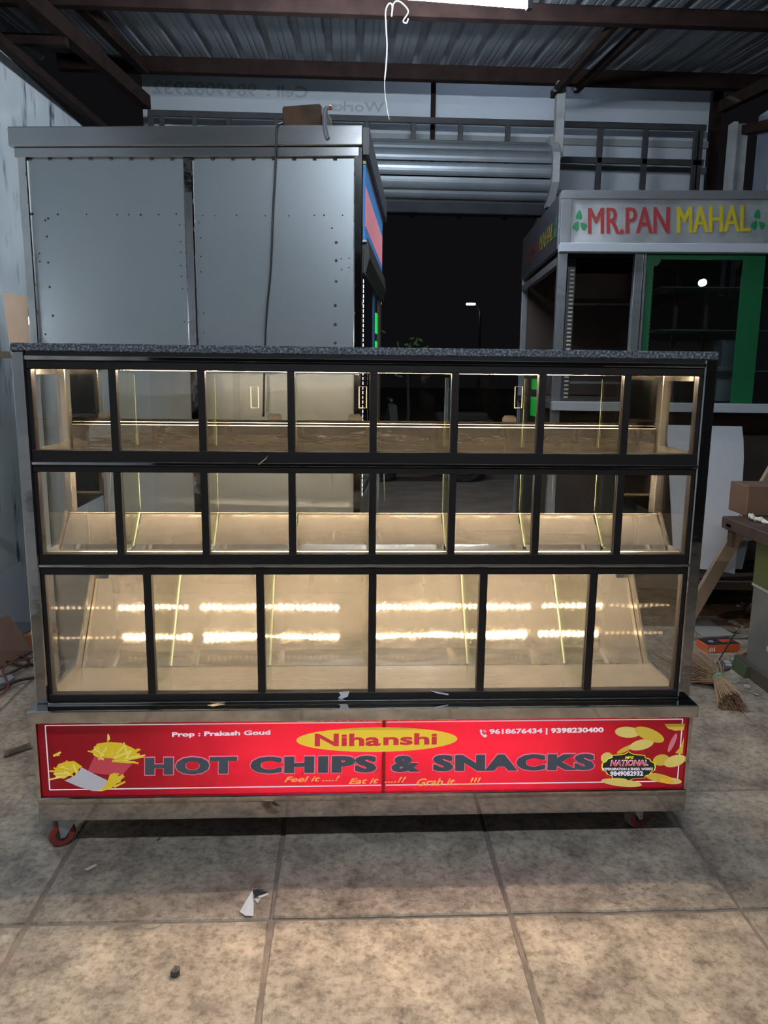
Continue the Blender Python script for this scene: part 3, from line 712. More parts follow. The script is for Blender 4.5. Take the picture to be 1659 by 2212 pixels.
# casters
MT['wheel_red'] = mat('red_polyurethane', (.26, .035, .03), .45); MT['wheel_hub'] = mat('grey_wheel_tread', (.16, .13, .12), .7); MT['zinc'] = mat('zinc_bracket', (.50, .52, .56), .35, .8)
def caster(x, y, ang):
    M = Matrix.Translation((x, y, 0)) @ Matrix.Rotation(math.radians(ang), 4, 'Z')
    c = bpy.data.objects.new('caster', None); link(c, ct, M)
    bm = B(); tube(bm, [(-.016, .02, .038), (-.013, .02, .038), (.013, .02, .038), (.016, .02, .038)], [.034, .038, .038, .034], 24); obj('wheel', bm, MT['wheel_hub'], c, M, True)
    for s in (-1, 1):
        bm = B(); tube(bm, [(s*.0155, .02, .038), (s*.018, .02, .038)], [.036, .033], 24); obj('wheel_face', bm, MT['wheel_red'], c, M)
        bm = B(); tube(bm, [(s*.0175, .02, .038), (s*.0195, .02, .038)], [.019, .019], 16); obj('hub', bm, MT['dark_void'], c, M)
        bm = B(); prism(bm, [(s*.021, -.028, .092), (s*.021, .030, .092), (s*.021, .030, .07), (s*.021, .026, .03), (s*.021, .014, .03), (s*.021, -.008, .06)], (s*.0025, 0, 0)); obj('fork', bm, MT['zinc'], c, M)
    obj('axle_bolt', tube(B(), [(-.026, .02, .038), (.026, .02, .038)], .005, 8), MT['zinc'], c, M)
    boxo('plate', -.03, .03, -.035, .035, .09, .0995, MT['zinc'], c, M)
caster(-.868, .035, 120); caster(.80, .06, -62); caster(-.02, .20, 20); caster(-.86, .44, 40); caster(.86, .44, 10)
# plastic film scraps on the rails
film = mat('torn_film', (.55, .56, .62), .3)
for pts in ([(557, 1003), (575, 988), (579, 983), (576, 991), (560, 1004)],):
    o = slab('film_scrap', [atY(a, b, -.016) for a, b in pts], .0008, mat('brown_tape', (.30, .22, .15), .4)); tag(o, 'small torn brown tape scrap stuck between the upper glass rows', 'tape scrap')
for pts, lb in (([(732, 1496), (755, 1493), (751, 1505), (738, 1510), (730, 1508), (736, 1502)], 'small torn white film scrap under the middle mullion of the lowest glass row'),
                ([(930, 1492), (969, 1499), (969, 1502), (945, 1498)], 'thin white film sliver on the black rail right of the middle mullion')):
    o = slab('film_scrap', [atY(a, b, -.009) for a, b in pts], .0008, film); tag(o, lb, 'film scrap')
o = slab('film_scrap', [atZ(a, b, .4468) for a, b in ((447, 1523), (470, 1519), (486, 1521), (460, 1526))], .0008, mat('brown_film', (.22, .17, .12), .5)); tag(o, 'curled brown film scrap lying on the steel ledge', 'film scrap')

# ================================================================== STEEL BOOTH BEHIND (seen from its back)
ab = math.atan2(.12, 1.213)
MB_ = Matrix.Translation((-.012, .75, 0)) @ Matrix.Rotation(-ab, 4, 'Z')
MBi = MB_.inverted(); BP, BN = MB_ @ Vector((0, 0, 0)), MB_.to_3x3() @ Vector((0, 1, 0))
bo = empty('food_booth', MB_, 'large riveted stainless steel food booth with its back turned, behind the counter on the left', 'booth')
def bl(px, py, d=0.):   # pixel -> booth local coordinates on its back face (d forward of it)
    return MBi @ atP(px, py, BP-BN*d, BN)
MT['booth_panel'] = mat('satin_steel_sheet', (.30, .325, .34), .34, .72, col2=(.335, .36, .375), nscale=1.6, bump=.035, bscale=2.2)
zt_ = 2.165; xl = bl(25, 283).x; xr = 0
zb1 = bl(400, 320).z; zb2 = bl(400, 341).z
MT['booth_band'] = mat('booth_band_steel', (.36, .36, .37), .2, .9, bump=.06, bscale=1, stretch=(3, 3, 9))
boxo('top_band', xl, xr, -.03, .03, zb1, zt_, MT['booth_band'], bo, MB_, .003)
boxo('second_band', xl+.012, xr-.012, -.016, .02, zb2, zb1, MT['booth_band'], bo, MB_, .002)
xm0, xm1 = bl(396, 500).x+.008, bl(414, 500).x+.012
pxl = bl(41, 340).x
for n_, x0, x1, mm in (('back_panel', pxl+.03, xm0, 0), ('back_panel', xm1, -.03, 0)):
    boxo(n_, x0, x1, 0, .004, .25, zb2, MT['booth_panel'], bo, MB_)
boxo('post', pxl, pxl+.032, -.014, .03, 0.08, zb1, MT['steel'], bo, MB_, .003)
boxo('post', -.030, 0, -.014, .03, 0.08, zb1, MT['steel'], bo, MB_, .003)
boxo('post', xm0, xm1, -.010, .02, .25, zb2, MT['steel_wavy'], bo, MB_, .004)
for x0 in (pxl, -.03): boxo('rear_post', x0, x0+.03, 1.17, 1.2, .08, zt_, MT['steel'], bo, MB_)
for x0 in (pxl, -.03):
    for y0 in (0, 1.17): boxo('foot', x0+.002, x0+.028, y0, y0+.028, 0, .08, MT['dark_void'], bo, MB_)
boxo('roof_panel', pxl, 0, .0, 1.2, zt_-.02, zt_-.005, MT['booth_panel'], bo, MB_)
boxo('left_panel', pxl+.004, pxl+.010, .03, 1.17, .25, zt_-.02, MT['booth_panel'], bo, MB_)
boxo('work_shelf', pxl+.01, -.03, .02, 1.15, .84, .88, MT['booth_panel'], bo, MB_)
boxo('base_panel', pxl+.01, 0, 1.15, 1.17, .25, .86, MT['booth_panel'], bo, MB_)
boxo('side_base', -.02, -.012, .03, 1.17, .25, .86, MT['booth_panel'], bo, MB_)
# rivets and weld burns
bm = B(); riv = mat('dark_rivet', (.05, .045, .045), .5, .3)
rp = [(70, 462, 4), (125, 463, 3), (187, 463, 2), (253, 464, 2), (278, 464, 2), (304, 464, 3), (343, 464, 2), (381, 462, 2.5), (438, 466, 2), (465, 466, 1.8), (511, 465, 2.2), (573, 466, 2), (624, 466, 2), (679, 465, 2), (700, 465, 2.5), (740, 465, 2),
      (98, 476, 3), (104, 472, 3), (101, 511, 3), (104, 567, 3.2), (107, 620, 3.6), (114, 682, 3.6), (98, 722, 3), (70, 542, 2), (85, 547, 2), (70, 563, 2), (86, 565, 2.2),
      (388, 486, 2), (390, 522, 2), (391, 545, 1.8), (391, 574, 2), (392, 597, 2), (394, 624, 2), (398, 695, 2), (430, 481, 1.8), (433, 514, 2), (434, 554, 2), (434, 587, 2.2), (440, 676, 2), (441, 718, 2),
      (717, 493, 2.5), (726, 524, 4), (726, 563, 4), (726, 608, 3.6), (724, 660, 4.5), (724, 701, 4.5), (724, 741, 4), (737, 559, 2), (754, 558, 2), (738, 582, 2), (754, 578, 2)]
for a, b, q in rp:
    p = bl(a, b); rr = q*.00135*1.05
    tube(bm, [(p.x, .001, p.z), (p.x, -.0035, p.z)], [rr, rr*.6], 8)
o = obj('rivets', bm, riv, bo, MB_); o['kind'] = 'stuff'
bm = B()   # weld dots along the seams
for k in range(16):
    p = bl(60+k*44, 343); tube(bm, [(p.x, .0, p.z-.002), (p.x+.012, -.004, p.z-.002)], .0035, 5)
for py in range(372, 740, 60):
    for px, sl in ((50, .083), (415, .04), (767, .0)):
        p = bl(px+(py-340)*sl, py); tube(bm, [(p.x+(.012 if px == 50 else 0), -.012, p.z), (p.x+(.012 if px == 50 else 0), -.0145, p.z-.014)], .002, 5)
o = obj('weld_marks', bm, mat('burnt_weld', (.07, .045, .03), .6, .3), bo, MB_); o['kind'] = 'stuff'
# right-hand side of the booth with sign, hood and lit display
def side_pt(px, py, x=0.):   # onto the plane local x = x
    d = MBi.to_3x3() @ ray(px, py); c = MBi @ CAM; return c + d*((x-c.x)/d.x)
sb_ = MT
z_s1, z_s0 = 2.02, 1.87
boxo('side_sign', -.012, .004, .05, 1.14, 1.80, 2.06, quiet(mat('blue_side_sign', (.03, .16, .42), .5, emit=(.05, .24, .60), estr=.35)), bo, MB_)
sg = boxo('side_sign_stripe', .004, .006, .07, 1.10, 1.86, 1.99, quiet(mat('pink_side_stripe', (.70, .25, .30), .5, emit=(.70, .25, .30), estr=.35)), bo, MB_)
boxo('side_sign_border', -.010, .006, .04, 1.15, 2.06, 2.08, mat('cream_border', (.55, .50, .30), .5), bo, MB_)
boxo('side_top_frame', -.012, .02, .0, 1.2, 2.08, zt_, mat('grey_smoked_panel', (.06, .06, .065), .4), bo, MB_)
bm = B(); prism(bm, [(0, .04, 1.80), (.014, .04, 1.815), (.022, .04, 1.75), (.008, .04, 1.70), (0, .04, 1.70)], (0, 1.16, 0))
obj('side_hood', bm, mat('dark_brown_hood', (.035, .032, .026), .5), bo, MB_)
boxo('side_back_board', -.24, -.23, .06, 1.15, .88, 1.72, mat('cream_back_board', (.50, .46, .36), .7), bo, MB_)
boxo('blue_trim', -.012, -.004, .70, .76, .88, 1.70, mat('blue_frame', (.03, .12, .30), .5), bo, MB_)
bm = B()
for k in range(46):
    z = 1.68-k*.0175; y = .11+.006*(k % 2); box(bm, -.012, -.006, y, y+.03, z-.006, z+.005)
o = obj('pearl_led_string', bm, quiet(emis('cool_led_dot', (.85, .9, 1), 1.2)), bo, MB_); o['kind'] = 'stuff'
bm = B()
for k in range(6):
    z = 1.62-k*.125; box(bm, -.010, -.003, .84+.02*(k % 2), .94, z-.09, z)
obj('green_light_panel', bm, quiet(emis('green_neon', (.02, .75, .08), .55)), bo, MB_)['kind'] = 'stuff'
boxo('side_far_post', -.012, .0, 1.02, 1.17, .88, 1.72, mat('brown_far_post', (.10, .06, .05), .5), bo, MB_)
boxo('lamp_bracket', -.006, .012, .02, .06, 1.80, 1.806, mat('white_bracket', (.7, .7, .72), .4), bo, MB_)

# things on the booth ------------------------------------------------------
MT['rust_block'] = mat('rusty_iron_block', (.045, .022, .012), .8, 0, col2=(.085, .042, .021), nscale=14, bump=.3, bscale=40)
def bw(px, py, d): return atP(px, py, BP-BN*d, BN)
yb_ = -.05   # block stands just behind the band's front edge
fr = [bw(611, 276, -.02), bw(699, 275, -.02), bw(692, 223, -.02), bw(609, 229, -.02)]
base_z = zt_+.001
zz = min(fr[0].z, fr[1].z); fr[0].z = fr[1].z = base_z
bk = empty('iron_block', (fr[0]+fr[1])/2, 'rusty brown iron block standing on top of the steel booth', 'block')
bm = B(); dpt = BN*.15 + Vector((.02, 0, 0)); a = [bm.verts.new(p) for p in fr]; b_ = [bm.verts.new(p+dpt) for p in fr]
for q in ((0, 1, 2, 3),): bm.faces.new([a[i] for i in q]); bm.faces.new([b_[i] for i in q][::-1])
for i in range(4): bm.faces.new((a[i], a[(i+1) % 4], b_[(i+1) % 4], b_[i]))
bmesh.ops.bevel(bm, geom=list(bm.edges), offset=.005, segments=1, affect='EDGES')
obj('body', bm, MT['rust_block'], bk)
bm = B(); p = bw(704, 262, -.08); prism(bm, [p+Vector((-.005, 0, -(p.z-base_z))), p+Vector((.035, 0, -(p.z-base_z))), p+Vector((.0, 0, .045)), p+Vector((-.005, 0, .045))], BN*.06)
obj('wedge_foot', bm, mat('dark_grey_wedge', (.12, .10, .09), .7), bk)
cb = empty('bent_conduit', bw(703, 300, .03), 'short bent grey conduit hooked over the booth edge beside the rusty block', 'conduit')
pts = [bw(x_, y_, .034) for x_, y_ in ((709, 300), (705, 292), (702, 275), (701, 258), (702, 243), (706, 233), (712, 233))]
obj('pipe', tube(B(), bez(pts, 5), .0075, 8), mat('grey_conduit', (.16, .165, .18), .5), cb, smooth=True)
obj('copper_end', tube(B(), [pts[-1], pts[-1]+Vector((.008, -.002, .001))], .008, 10), mat('copper_end', (.40, .11, .05), .35, .6), cb)
cpts = [bw(x_, y_, .036) for x_, y_ in ((609, 268), (600, 271), (597, 285), (596, 330), (594, 380), (590, 450), (587, 530), (583, 600), (577, 660), (573, 720), (571, 790), (569, 900))]
cpts[0] = bw(611, 267, -.015); cpts[1] = bw(601, 270, .03)
o = obj('hanging_cable', tube(B(), bez(cpts, 5), .0038, 7), mat('black_cable', (.012, .012, .013), .45), smooth=True)
tag(o, 'black power cable hanging down the back of the steel booth from the rusty block', 'cable')

# ================================================================== STALL ON THE RIGHT
MS_ = Matrix.Translation((1.03, 2.1, 0)) @ Matrix.Rotation(-math.radians(5), 4, 'Z')
MSi = MS_.inverted(); SP, SN = MS_ @ Vector((0, 0, 0)), MS_.to_3x3() @ Vector((0, 1, 0))
st = empty('vending_stall', MS_, 'stainless steel stall with red and yellow cut-out lettering and green edged glass, at the right', 'stall')
def sl(px, py, d=0.): return MSi @ atP(px, py, SP-SN*d, SN)
def sw(px, py, d=0.): return atP(px, py, SP-SN*d, SN)
ZT = sl(1213, 412).z; SW = 1.42; SD = 1.42
zf0 = sl(1213, 527).z; zband = sl(1213, 546).z; zfi = sl(1213, 431).z
zg0 = sl(1600, 872).z; zb0 = sl(1600, 891).z
MT['stall_steel'] = mat('patchy_mirror_steel', (.40, .42, .43), .22, .55, col2=(.62, .64, .66), nscale=6, bump=.22, bscale=7)
MT['stall_post'] = mat('mirror_post', (.5, .52, .55), .14, .75, bump=.1, bscale=6)
boxo('fascia_frame', 0, SW, -.02, .03, zfi, ZT, MT['stall_post'], st, MS_, .003)
boxo('fascia_end', 0, .055, -.02, .03, zf0, zfi, MT['stall_post'], st, MS_, .003)
fp = boxo('fascia_panel', .055, SW, -.008, .02, zf0, zfi, MT['stall_steel'], st, MS_)
boxo('pale_band', 0, SW, -.045, .02, zband, zf0, mat('pale_painted_band', (.42, .45, .50), .5), st, MS_, .002)
boxo('corner_post', -.0, .048, -.01, .035, .30, zband, MT['stall_post'], st, MS_, .003)
boxo('rear_post', 0, .04, SD-.04, SD, .30, ZT, MT['stall_post'], st, MS_, .003)
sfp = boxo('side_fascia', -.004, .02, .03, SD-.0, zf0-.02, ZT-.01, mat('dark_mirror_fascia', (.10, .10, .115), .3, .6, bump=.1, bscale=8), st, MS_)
boxo('side_lower_rail', 0, .03, .03, SD, zf0-.10, zf0-.06, MT['stall_post'], st, MS_)
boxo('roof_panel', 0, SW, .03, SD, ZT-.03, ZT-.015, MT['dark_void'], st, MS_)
xg0 = sl(1375, 650).x
boxo('front_post', xg0-.022, xg0+.022, -.005, .04, zb0, zband, MT['stall_post'], st, MS_, .003)
boxo('front_post', xg0+.028, xg0+.040, -.002, .02, zb0, zband, MT['stall_post'], st, MS_, .002)
gpane = boxo('front_glass', xg0+.04, 1.26, .010, .014, zg0, zband, MT['glass_dark'], st, MS_)
gpl = sl(1388, 700).x, sl(1402, 700).x; gpr = sl(1602, 700).x, sl(1650, 700).x
MT['green'] = mat('green_film', (.004, .10, .032), .4)
boxo('green_border', gpl[0]+.004, gpl[1]+.004, .006, .010, zg0, zband, MT['green'], gpane, MS_)
boxo('green_border', gpr[0]-.02, gpr[1]-.02, .006, .010, zg0, zband, MT['green'], gpane, MS_)
boxo('green_border', gpl[0], gpr[1]-.02, .005, .009, zband-.03, zband, MT['green'], gpane, MS_)
bm = B(); c0 = sl(1402, 560); tube(bm, [(gpl[1]+.004, .0055, zband-.03), (gpl[1]+.004, .0095, zband-.03)], .035, 20); obj('green_corner', bm, MT['green'], gpane, MS_)
boxo('front_post', 1.25, 1.29, -.004, .03, zb0, zband, MT['stall_post'], st, MS_, .003)
boxo('counter_band', 0, SW, -.05, .03, zb0, zg0, mat('white_edge_band', (.36, .38, .42), .5), st, MS_, .002)
boxo('counter_top', 0, SW, .03, SD, zb0+.005, zg0-.005, MT['stall_post'], st, MS_)
# inside: shelves, back panel, LED strips
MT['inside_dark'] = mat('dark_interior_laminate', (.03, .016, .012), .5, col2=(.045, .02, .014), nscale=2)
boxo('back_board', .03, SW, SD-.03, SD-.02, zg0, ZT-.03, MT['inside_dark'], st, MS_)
boxo('header_board', .04, .56, .30, .31, zband-.20, zband+.02, mat('brown_header', (.020, .010, .004), .6, col2=(.010, .003, .003), nscale=1.5, spec=.1), st, MS_)
for zq in (1.83, 1.60, 1.38):
    boxo('glass_shelf', .62, 1.24, .25, .60, zq, zq+.006, mat('shelf_glass_edge', (.10, .14, .13), .2), st, MS_)
for zq in (1.75, 1.45, 1.30):
    boxo('shelf_rail', .10, .56, .45, .47, zq, zq+.012, MT['stall_post'], st, MS_)
for x_ in (.80, .98): boxo('shelf_upright', x_, x_+.02, .58, .6, zg0, zband, mat('brown_upright', (.07, .03, .03), .5), st, MS_)
boxo('grey_carton', 1.02, 1.22, .40, .55, zg0, zg0+.20, mat('grey_carton', (.22, .23, .27), .7), st, MS_); boxo('grey_carton', 1.04, 1.20, .42, .56, 1.39, 1.56, mat('grey_carton2', (.20, .21, .25), .7), st, MS_)
for x_ in (.10, .49):
    bm = B()
    for k in range(34):
        z = zband-.06-k*.022
        if z > zg0+.02: box(bm, x_, x_+.022, .06+(.12 if x_ < .3 else 0), .066+(.12 if x_ < .3 else 0), z-.010, z)
    obj('led_ladder', bm, mat('led_ladder', (.38, .36, .28), .4), st, MS_)['kind'] = 'stuff'
    boxo('led_channel', x_-.012, x_+.03, .07+(.12 if x_ < .3 else 0), .08+(.12 if x_ < .3 else 0), zg0, zband, mat('dark_channel', (.03, .03, .032), .4), st, MS_)
obj('spot_lamp', tube(B(), [(.86, .30, zband-.11), (.86, .33, zband-.11)], .02, 12), quiet(emis('small_spot', (.9, .95, 1), 3)), st, MS_)
# lower frame
for x_ in (.02, 1.36):
    for y_ in (.03, SD-.05):
        boxo('leg', x_, x_+.035, y_, y_+.035, .06, zb0, mat('brown_leg', (.06, .04, .03), .7), st, MS_); obj('foot_cap', tube(B(), [(x_+.018, y_+.018, 0), (x_+.018, y_+.018, .055)], [.042, .035], 14), mat('white_foot_cap', (.62, .62, .60), .6), st, MS_)
boxo('base_shelf', .0, SW, -.13, SD, .22, .262, mat('dark_base_shelf', (.05, .035, .028), .7), st, MS_)
boxo('back_skirt', .02, SW, .32, .34, .28, zb0, mat('dark_brown_skirt', (.035, .025, .02), .7, col2=(.055, .038, .028), nscale=5), st, MS_)
# lettering
MT['cut_red'] = mat('cutout_red', (.30, .022, .025), .4); MT['cut_yellow'] = mat('cutout_yellow', (.50, .40, .015), .4); MT['cut_green'] = mat('cutout_green', (.005, .19, .06), .4)
def stx(s, x0, x1, yt, yb0, yb1, m, **k):
    return lettering(s, sw(x0, yb0, .009), sw(x1, yb1, .009), sw(x0, yt, .009), m, fp, **k)
def leaf(px, py, sc, rot, m=MT['cut_green'], conv=sw):
    shp = [(0, -1), (.35, -.6), (.62, -.1), (.66, .35), (.42, .68), (.12, .62), (0, .45), (-.12, .62), (-.42, .68), (-.66, .35), (-.62, -.1), (-.35, -.6)]
    c, s_ = math.cos(math.radians(rot)), math.sin(math.radians(rot)); pts = [conv(px+(a*c-b*s_)*sc*.8, py+(a*s_+b*c)*sc, .009) for a, b in shp]
    return obj('leaf_emblem', prism(B(), pts, -SN*.001), m, fp)
for i_, q_ in enumerate((0, 1.3, 2.6)):
    stx('MR.PAN', 1270+q_, 1443+q_, 449, 506, 504, MT['cut_red'], lift=.001+.0002*i_)
    stx('MAHAL', 1462+q_, 1618+q_, 446, 503, 500, MT['cut_yellow'], lift=.001+.0002*i_)
for cx, cy in ((1252, 480), (1637, 478)):
    leaf(cx-1, cy-14, 13, 8); leaf(cx-8, cy+9, 13, 30); leaf(cx+9, cy+9, 12, -50)
# same words on the side fascia
def sside(px, py):
    d = MSi.to_3x3() @ ray(px, py); c = MSi @ CAM; return MS_ @ (c + d*((-.005-c.x)/d.x))
zc0, zc1 = zf0+.05, ZT-.12
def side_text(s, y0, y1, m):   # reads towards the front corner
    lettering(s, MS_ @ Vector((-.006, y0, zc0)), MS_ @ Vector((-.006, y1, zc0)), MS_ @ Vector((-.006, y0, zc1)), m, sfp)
side_text('MR.PAN', 1.22, .66, mat('shaded_red_letters', (.09, .012, .014), .5)); side_text('MAHAL', .62, .16, mat('shaded_yellow_letters', (.17, .14, .01), .5))  # darker than the front letters: shade of this side put into the colour
for dy, dz, rt_ in ((.085, .03, 0), (.105, -.03, 25), (.065, -.03, -25)):
    zc = (zc0+zc1)/2+dz; pts = [MS_ @ Vector((-.006, dy+a*.018, zc-b*.03)) for a, b in ((0, -1), (.6, -.1), (.5, .6), (0, .45), (-.5, .6), (-.6, -.1))]
    obj('leaf_emblem', prism(B(), pts, MS_.to_3x3() @ Vector((-.001, 0, 0))), MT['cut_green'], sfp)

# ================================================================== RIGHT-HAND CLUTTER
def quadY(pxs, y): return [atY(a, b, y) for a, b in pxs]
ws = sw
white_lam = mat('white_laminate', (.52, .57, .66), .5, col2=(.48, .53, .61), nscale=3)
# curved white sheet leaning on the stall
pl = [(1440, 918), (1603, 921), (1606, 950), (1607, 990), (1604, 1040), (1600, 1100), (1595, 1160), (1591, 1200), (1587, 1240), (1548, 1232), (1500, 1228), (1456, 1222)]
o = slab('laminate_sheet', [ws(a, b, .10) for a, b in pl], .004, white_lam); tag(o, 'tall white laminate sheet leaning on the stall between counter end and workbench', 'sheet')
bz_ = min((ws(a, b, .10).z for a, b in pl))
pl = [(1318, 1135), (1336, 1060), (1350, 1000), (1400, 995), (1382, 1030), (1350, 1110), (1335, 1150)]
off_ = [ws(a, b, .05) for a, b in pl]
for i_ in (0, 6): off_[i_].z = .281
o = slab('laminate_offcut', off_, .004, white_lam); tag(o, 'white laminate offcut seen through the last bays of the counter', 'sheet')
timber = mat('raw_timber', (.22, .165, .125), .7, col2=(.28, .215, .165), nscale=4, stretch=(1, 1, 1))
def plank(name, pa, pb, w_, t_, m, label, cat, nrm=(0, 1, 0)):
    pa, pb = Vector(pa), Vector(pb); d = (pb-pa).normalized(); n = Vector(nrm); s_ = d.cross(n).normalized(); n = s_.cross(d)
    o = obj(name, prism(B(), [pa-s_*w_/2, pa+s_*w_/2, pb+s_*w_/2, pb-s_*w_/2], n*t_), m); return tag(o, label, cat)
pa, pb = atY(1484, 1345, 1.72), atY(1700, 975, 1.72)
dd = (pb-pa); k0 = -(pa.z-.02)/dd.z; pa = pa+dd*k0
plank('timber_plank', pa, pb, .066, .03, timber, 'raw timber plank leaning diagonally across the white laminate sheet', 'plank')
# workbench: iron topped table and green cabinet below
wb = empty('workbench', (1.95, .9, 0), 'workbench with thick dark top over a green and grey metal cabinet', 'workbench')
iron = mat('dark_rusty_iron', (.05, .035, .03), .6, .2, col2=(.085, .055, .045), nscale=9)
boxo('top', 1.575, 2.5, .2, 1.205, .70, .752, iron, wb, bev=.004)
boxo('clamp_bracket', 1.585, 1.60, 1.12, 1.16, .63, .70, iron, wb); boxo('clamp_bracket', 1.575, 1.60, 1.12, 1.16, .715, .727, iron, wb)
green_paint = mat('olive_green_paint', (.085, .105, .035), .6, col2=(.11, .13, .045), nscale=5)
greyp = mat('worn_grey_panel', (.13, .13, .12), .6, col2=(.17, .17, .16), nscale=7)
boxo('cabinet_body', 1.795, 2.45, .3, 1.30, .42, .70, green_paint, wb)
boxo('cabinet_lower', 1.79, 2.45, .3, 1.28, .06, .42, greyp, wb); boxo('edge_trim', 1.786, 1.79, .3, 1.29, .415, .425, mat('pale_trim', (.4, .4, .38), .5), wb)
boxo('plinth', 1.765, 2.45, .3, 1.34, 0, .06, mat('dark_plinth', (.07, .055, .04), .7), wb)
obj('green_foot', prism(B(), [(1.742, 1.20, .0), (1.765, 1.20, 0), (1.765, 1.20, .055), (1.752, 1.20, .055)], (0, .12, 0)), mat('green_foot', (.06, .085, .04), .7), wb)
boxo('latch', 1.77, 1.79, 1.06, 1.09, .28, .30, mat('pale_latch', (.6, .6, .58), .5), wb); boxo('latch', 1.775, 1.79, 1.08, 1.10, .17, .19, mat('pale_latch2', (.5, .5, .48), .5), wb)
# block and cloth on bench
p = atZ(1606, 1113, .752)
o = boxo('wooden_block', p.x, p.x+.22, p.y-.02, p.y+.14, .7525, .885, mat('brown_block', (.12, .07, .045), .7, col2=(.15, .09, .06), nscale=6), bev=.003); tag(o, 'brown wooden block standing on the workbench', 'block')
rr_ = random.Random(5); p0 = atZ(1617, 1118, .765); p1 = atZ(1659, 1132, .765); pts = []
for k in range(16):
    t = k/15; q = p0.lerp(p1+Vector((.06, -.02, 0)), t); pts.append(q+Vector((rr_.uniform(-.008, .008), rr_.uniform(-.012, .012), rr_.uniform(-.004, .010))))
o = obj('cotton_rope', tube(B(), bez(pts, 3), [.0085+.003*math.sin(i*2.1) for i in range(46)], 7), mat('white_cotton', (.62, .60, .55), .9), smooth=True); tag(o, 'tangled white cotton rope lying on the workbench edge', 'rope')
# white can on the stall's lower shelf
cc = empty('plastic_crate', sw(1616, 1275, -.05), 'white plastic crate standing on the shelf under the stall', 'crate')
q = [sw(1594, 1200, .0), sw(1640, 1214, .0), sw(1636, 1278, .0), sw(1600, 1262, .0)]
q = [Vector((1.97, 2.02, .285)), Vector((2.16, 1.95, .285)), Vector((2.18, 1.95, .47)), Vector((1.95, 2.02, .47))]
wp = mat('white_plastic', (.42, .43, .44), .5)
obj('body', prism(B(), [Vector((1.97, 2.02+.09, .285)), Vector((2.16, 1.99+.09, .285)), Vector((2.18, 1.99+.09, .45)), Vector((1.95, 2.02+.09, .45))], (.02, .20, 0)), wp, cc)
obj('rim', prism(B(), [Vector((1.94, 2.01+.09, .45)), Vector((2.19, 1.98+.09, .45)), Vector((2.19, 1.98+.09, .465)), Vector((1.94, 2.01+.09, .465))], (.02, .22, 0)), wp, cc)
# orange box
a, b_ = atZ(1527, 1412, 0), atZ(1598, 1408, 0)
ob = empty('tool_box', (a+b_)/2, 'small orange carton with black top lying on the floor beside the broom', 'carton')
dx = (b_-a).normalized(); dn = Vector((-dx.y, dx.x, 0)); L = (b_-a).length
Mo = Matrix(((dx.x, dn.x, 0, a.x), (dx.y, dn.y, 0, a.y), (0, 0, 1, 0), (0, 0, 0, 1)))
boxo('carton', 0, L, 0, .10, .001, .042, mat('orange_carton', (.55, .10, .03), .5), ob, Mo, .003)
boxo('lid', .004, L-.004, .002, .098, .042, .0435, mat('black_lid', (.03, .03, .035), .4), ob, Mo)
for k in range(3): boxo('print_mark', .012+k*.012, .018+k*.012, -.001, 0, .008, .030, mat('white_mark', (.8, .8, .8), .5), ob, Mo)
boxo('print_mark', L*.55, L*.9, .03, .07, .0435, .0442, mat('red_mark', (.5, .07, .03), .5), ob, Mo)
obj('print_ring', tube(B(), [(.05, .05, .0435), (.05, .05, .0443)], .014, 14), mat('grey_ring', (.3, .3, .3), .5), ob, Mo)
# broom: bundle of sticks bound near its stub
br = empty('stick_broom', atZ(1575, 1530, 0), 'coconut stick broom with green tie, stub on the floor, leaning on the counter end', 'broom')
neck = atZ(1550, 1487, 0)+Vector((0, 0, .045))
stub = atZ(1580, 1532, 0)+Vector((0, 0, .022)); ax = (neck-stub).normalized()
rb = random.Random(21); bm = B(); sidev = ax.cross(Vector((0, 0, 1))).normalized(); upv = sidev.cross(ax)
fan = atZ(1468, 1420, .09)
for k in range(210):
    r_ = math.sqrt(rb.random()); t_ = rb.uniform(0, 6.28); o1 = (sidev*math.cos(t_)+upv*math.sin(t_))*r_
    e0 = stub+o1*.058+ax*rb.uniform(-.015, .01); e0.z = max(e0.z, .004)
    e1 = neck+o1*.022
    e2 = fan+sidev*math.cos(t_)*r_*.15+Vector((0, rb.uniform(-.10, .10), math.sin(t_)*r_*.075))
    mid = e1.lerp(e2, .5)+o1*.03+Vector((0, 0, -.01)); e2.z = max(e2.z, .02); mid.z = max(mid.z, .01)
    tube(bm, [e0, e1, mid, e2], [.0022, .002, .0016, .0007], 4, cap=False)
obj('sticks', bm, mat('dry_brown_sticks', (.25, .155, .09), .8, col2=(.40, .27, .17), nscale=60), br)['kind'] = 'stuff'
obj('tie', tube(B(), [neck-ax*.012, neck+ax*.012], [.027, .026], 14), mat('green_tie', (.10, .34, .20), .6), br)
o_ = neck+sidev*.025
obj('tie_end', prism(B(), [o_, o_+Vector((-.03, -.02, -.01)), o_+Vector((-.025, -.03, -.025)), o_+Vector((0, -.01, -.02))], Vector((0, .002, .003))), mat('green_tie_end', (.10, .34, .20), .6), br)
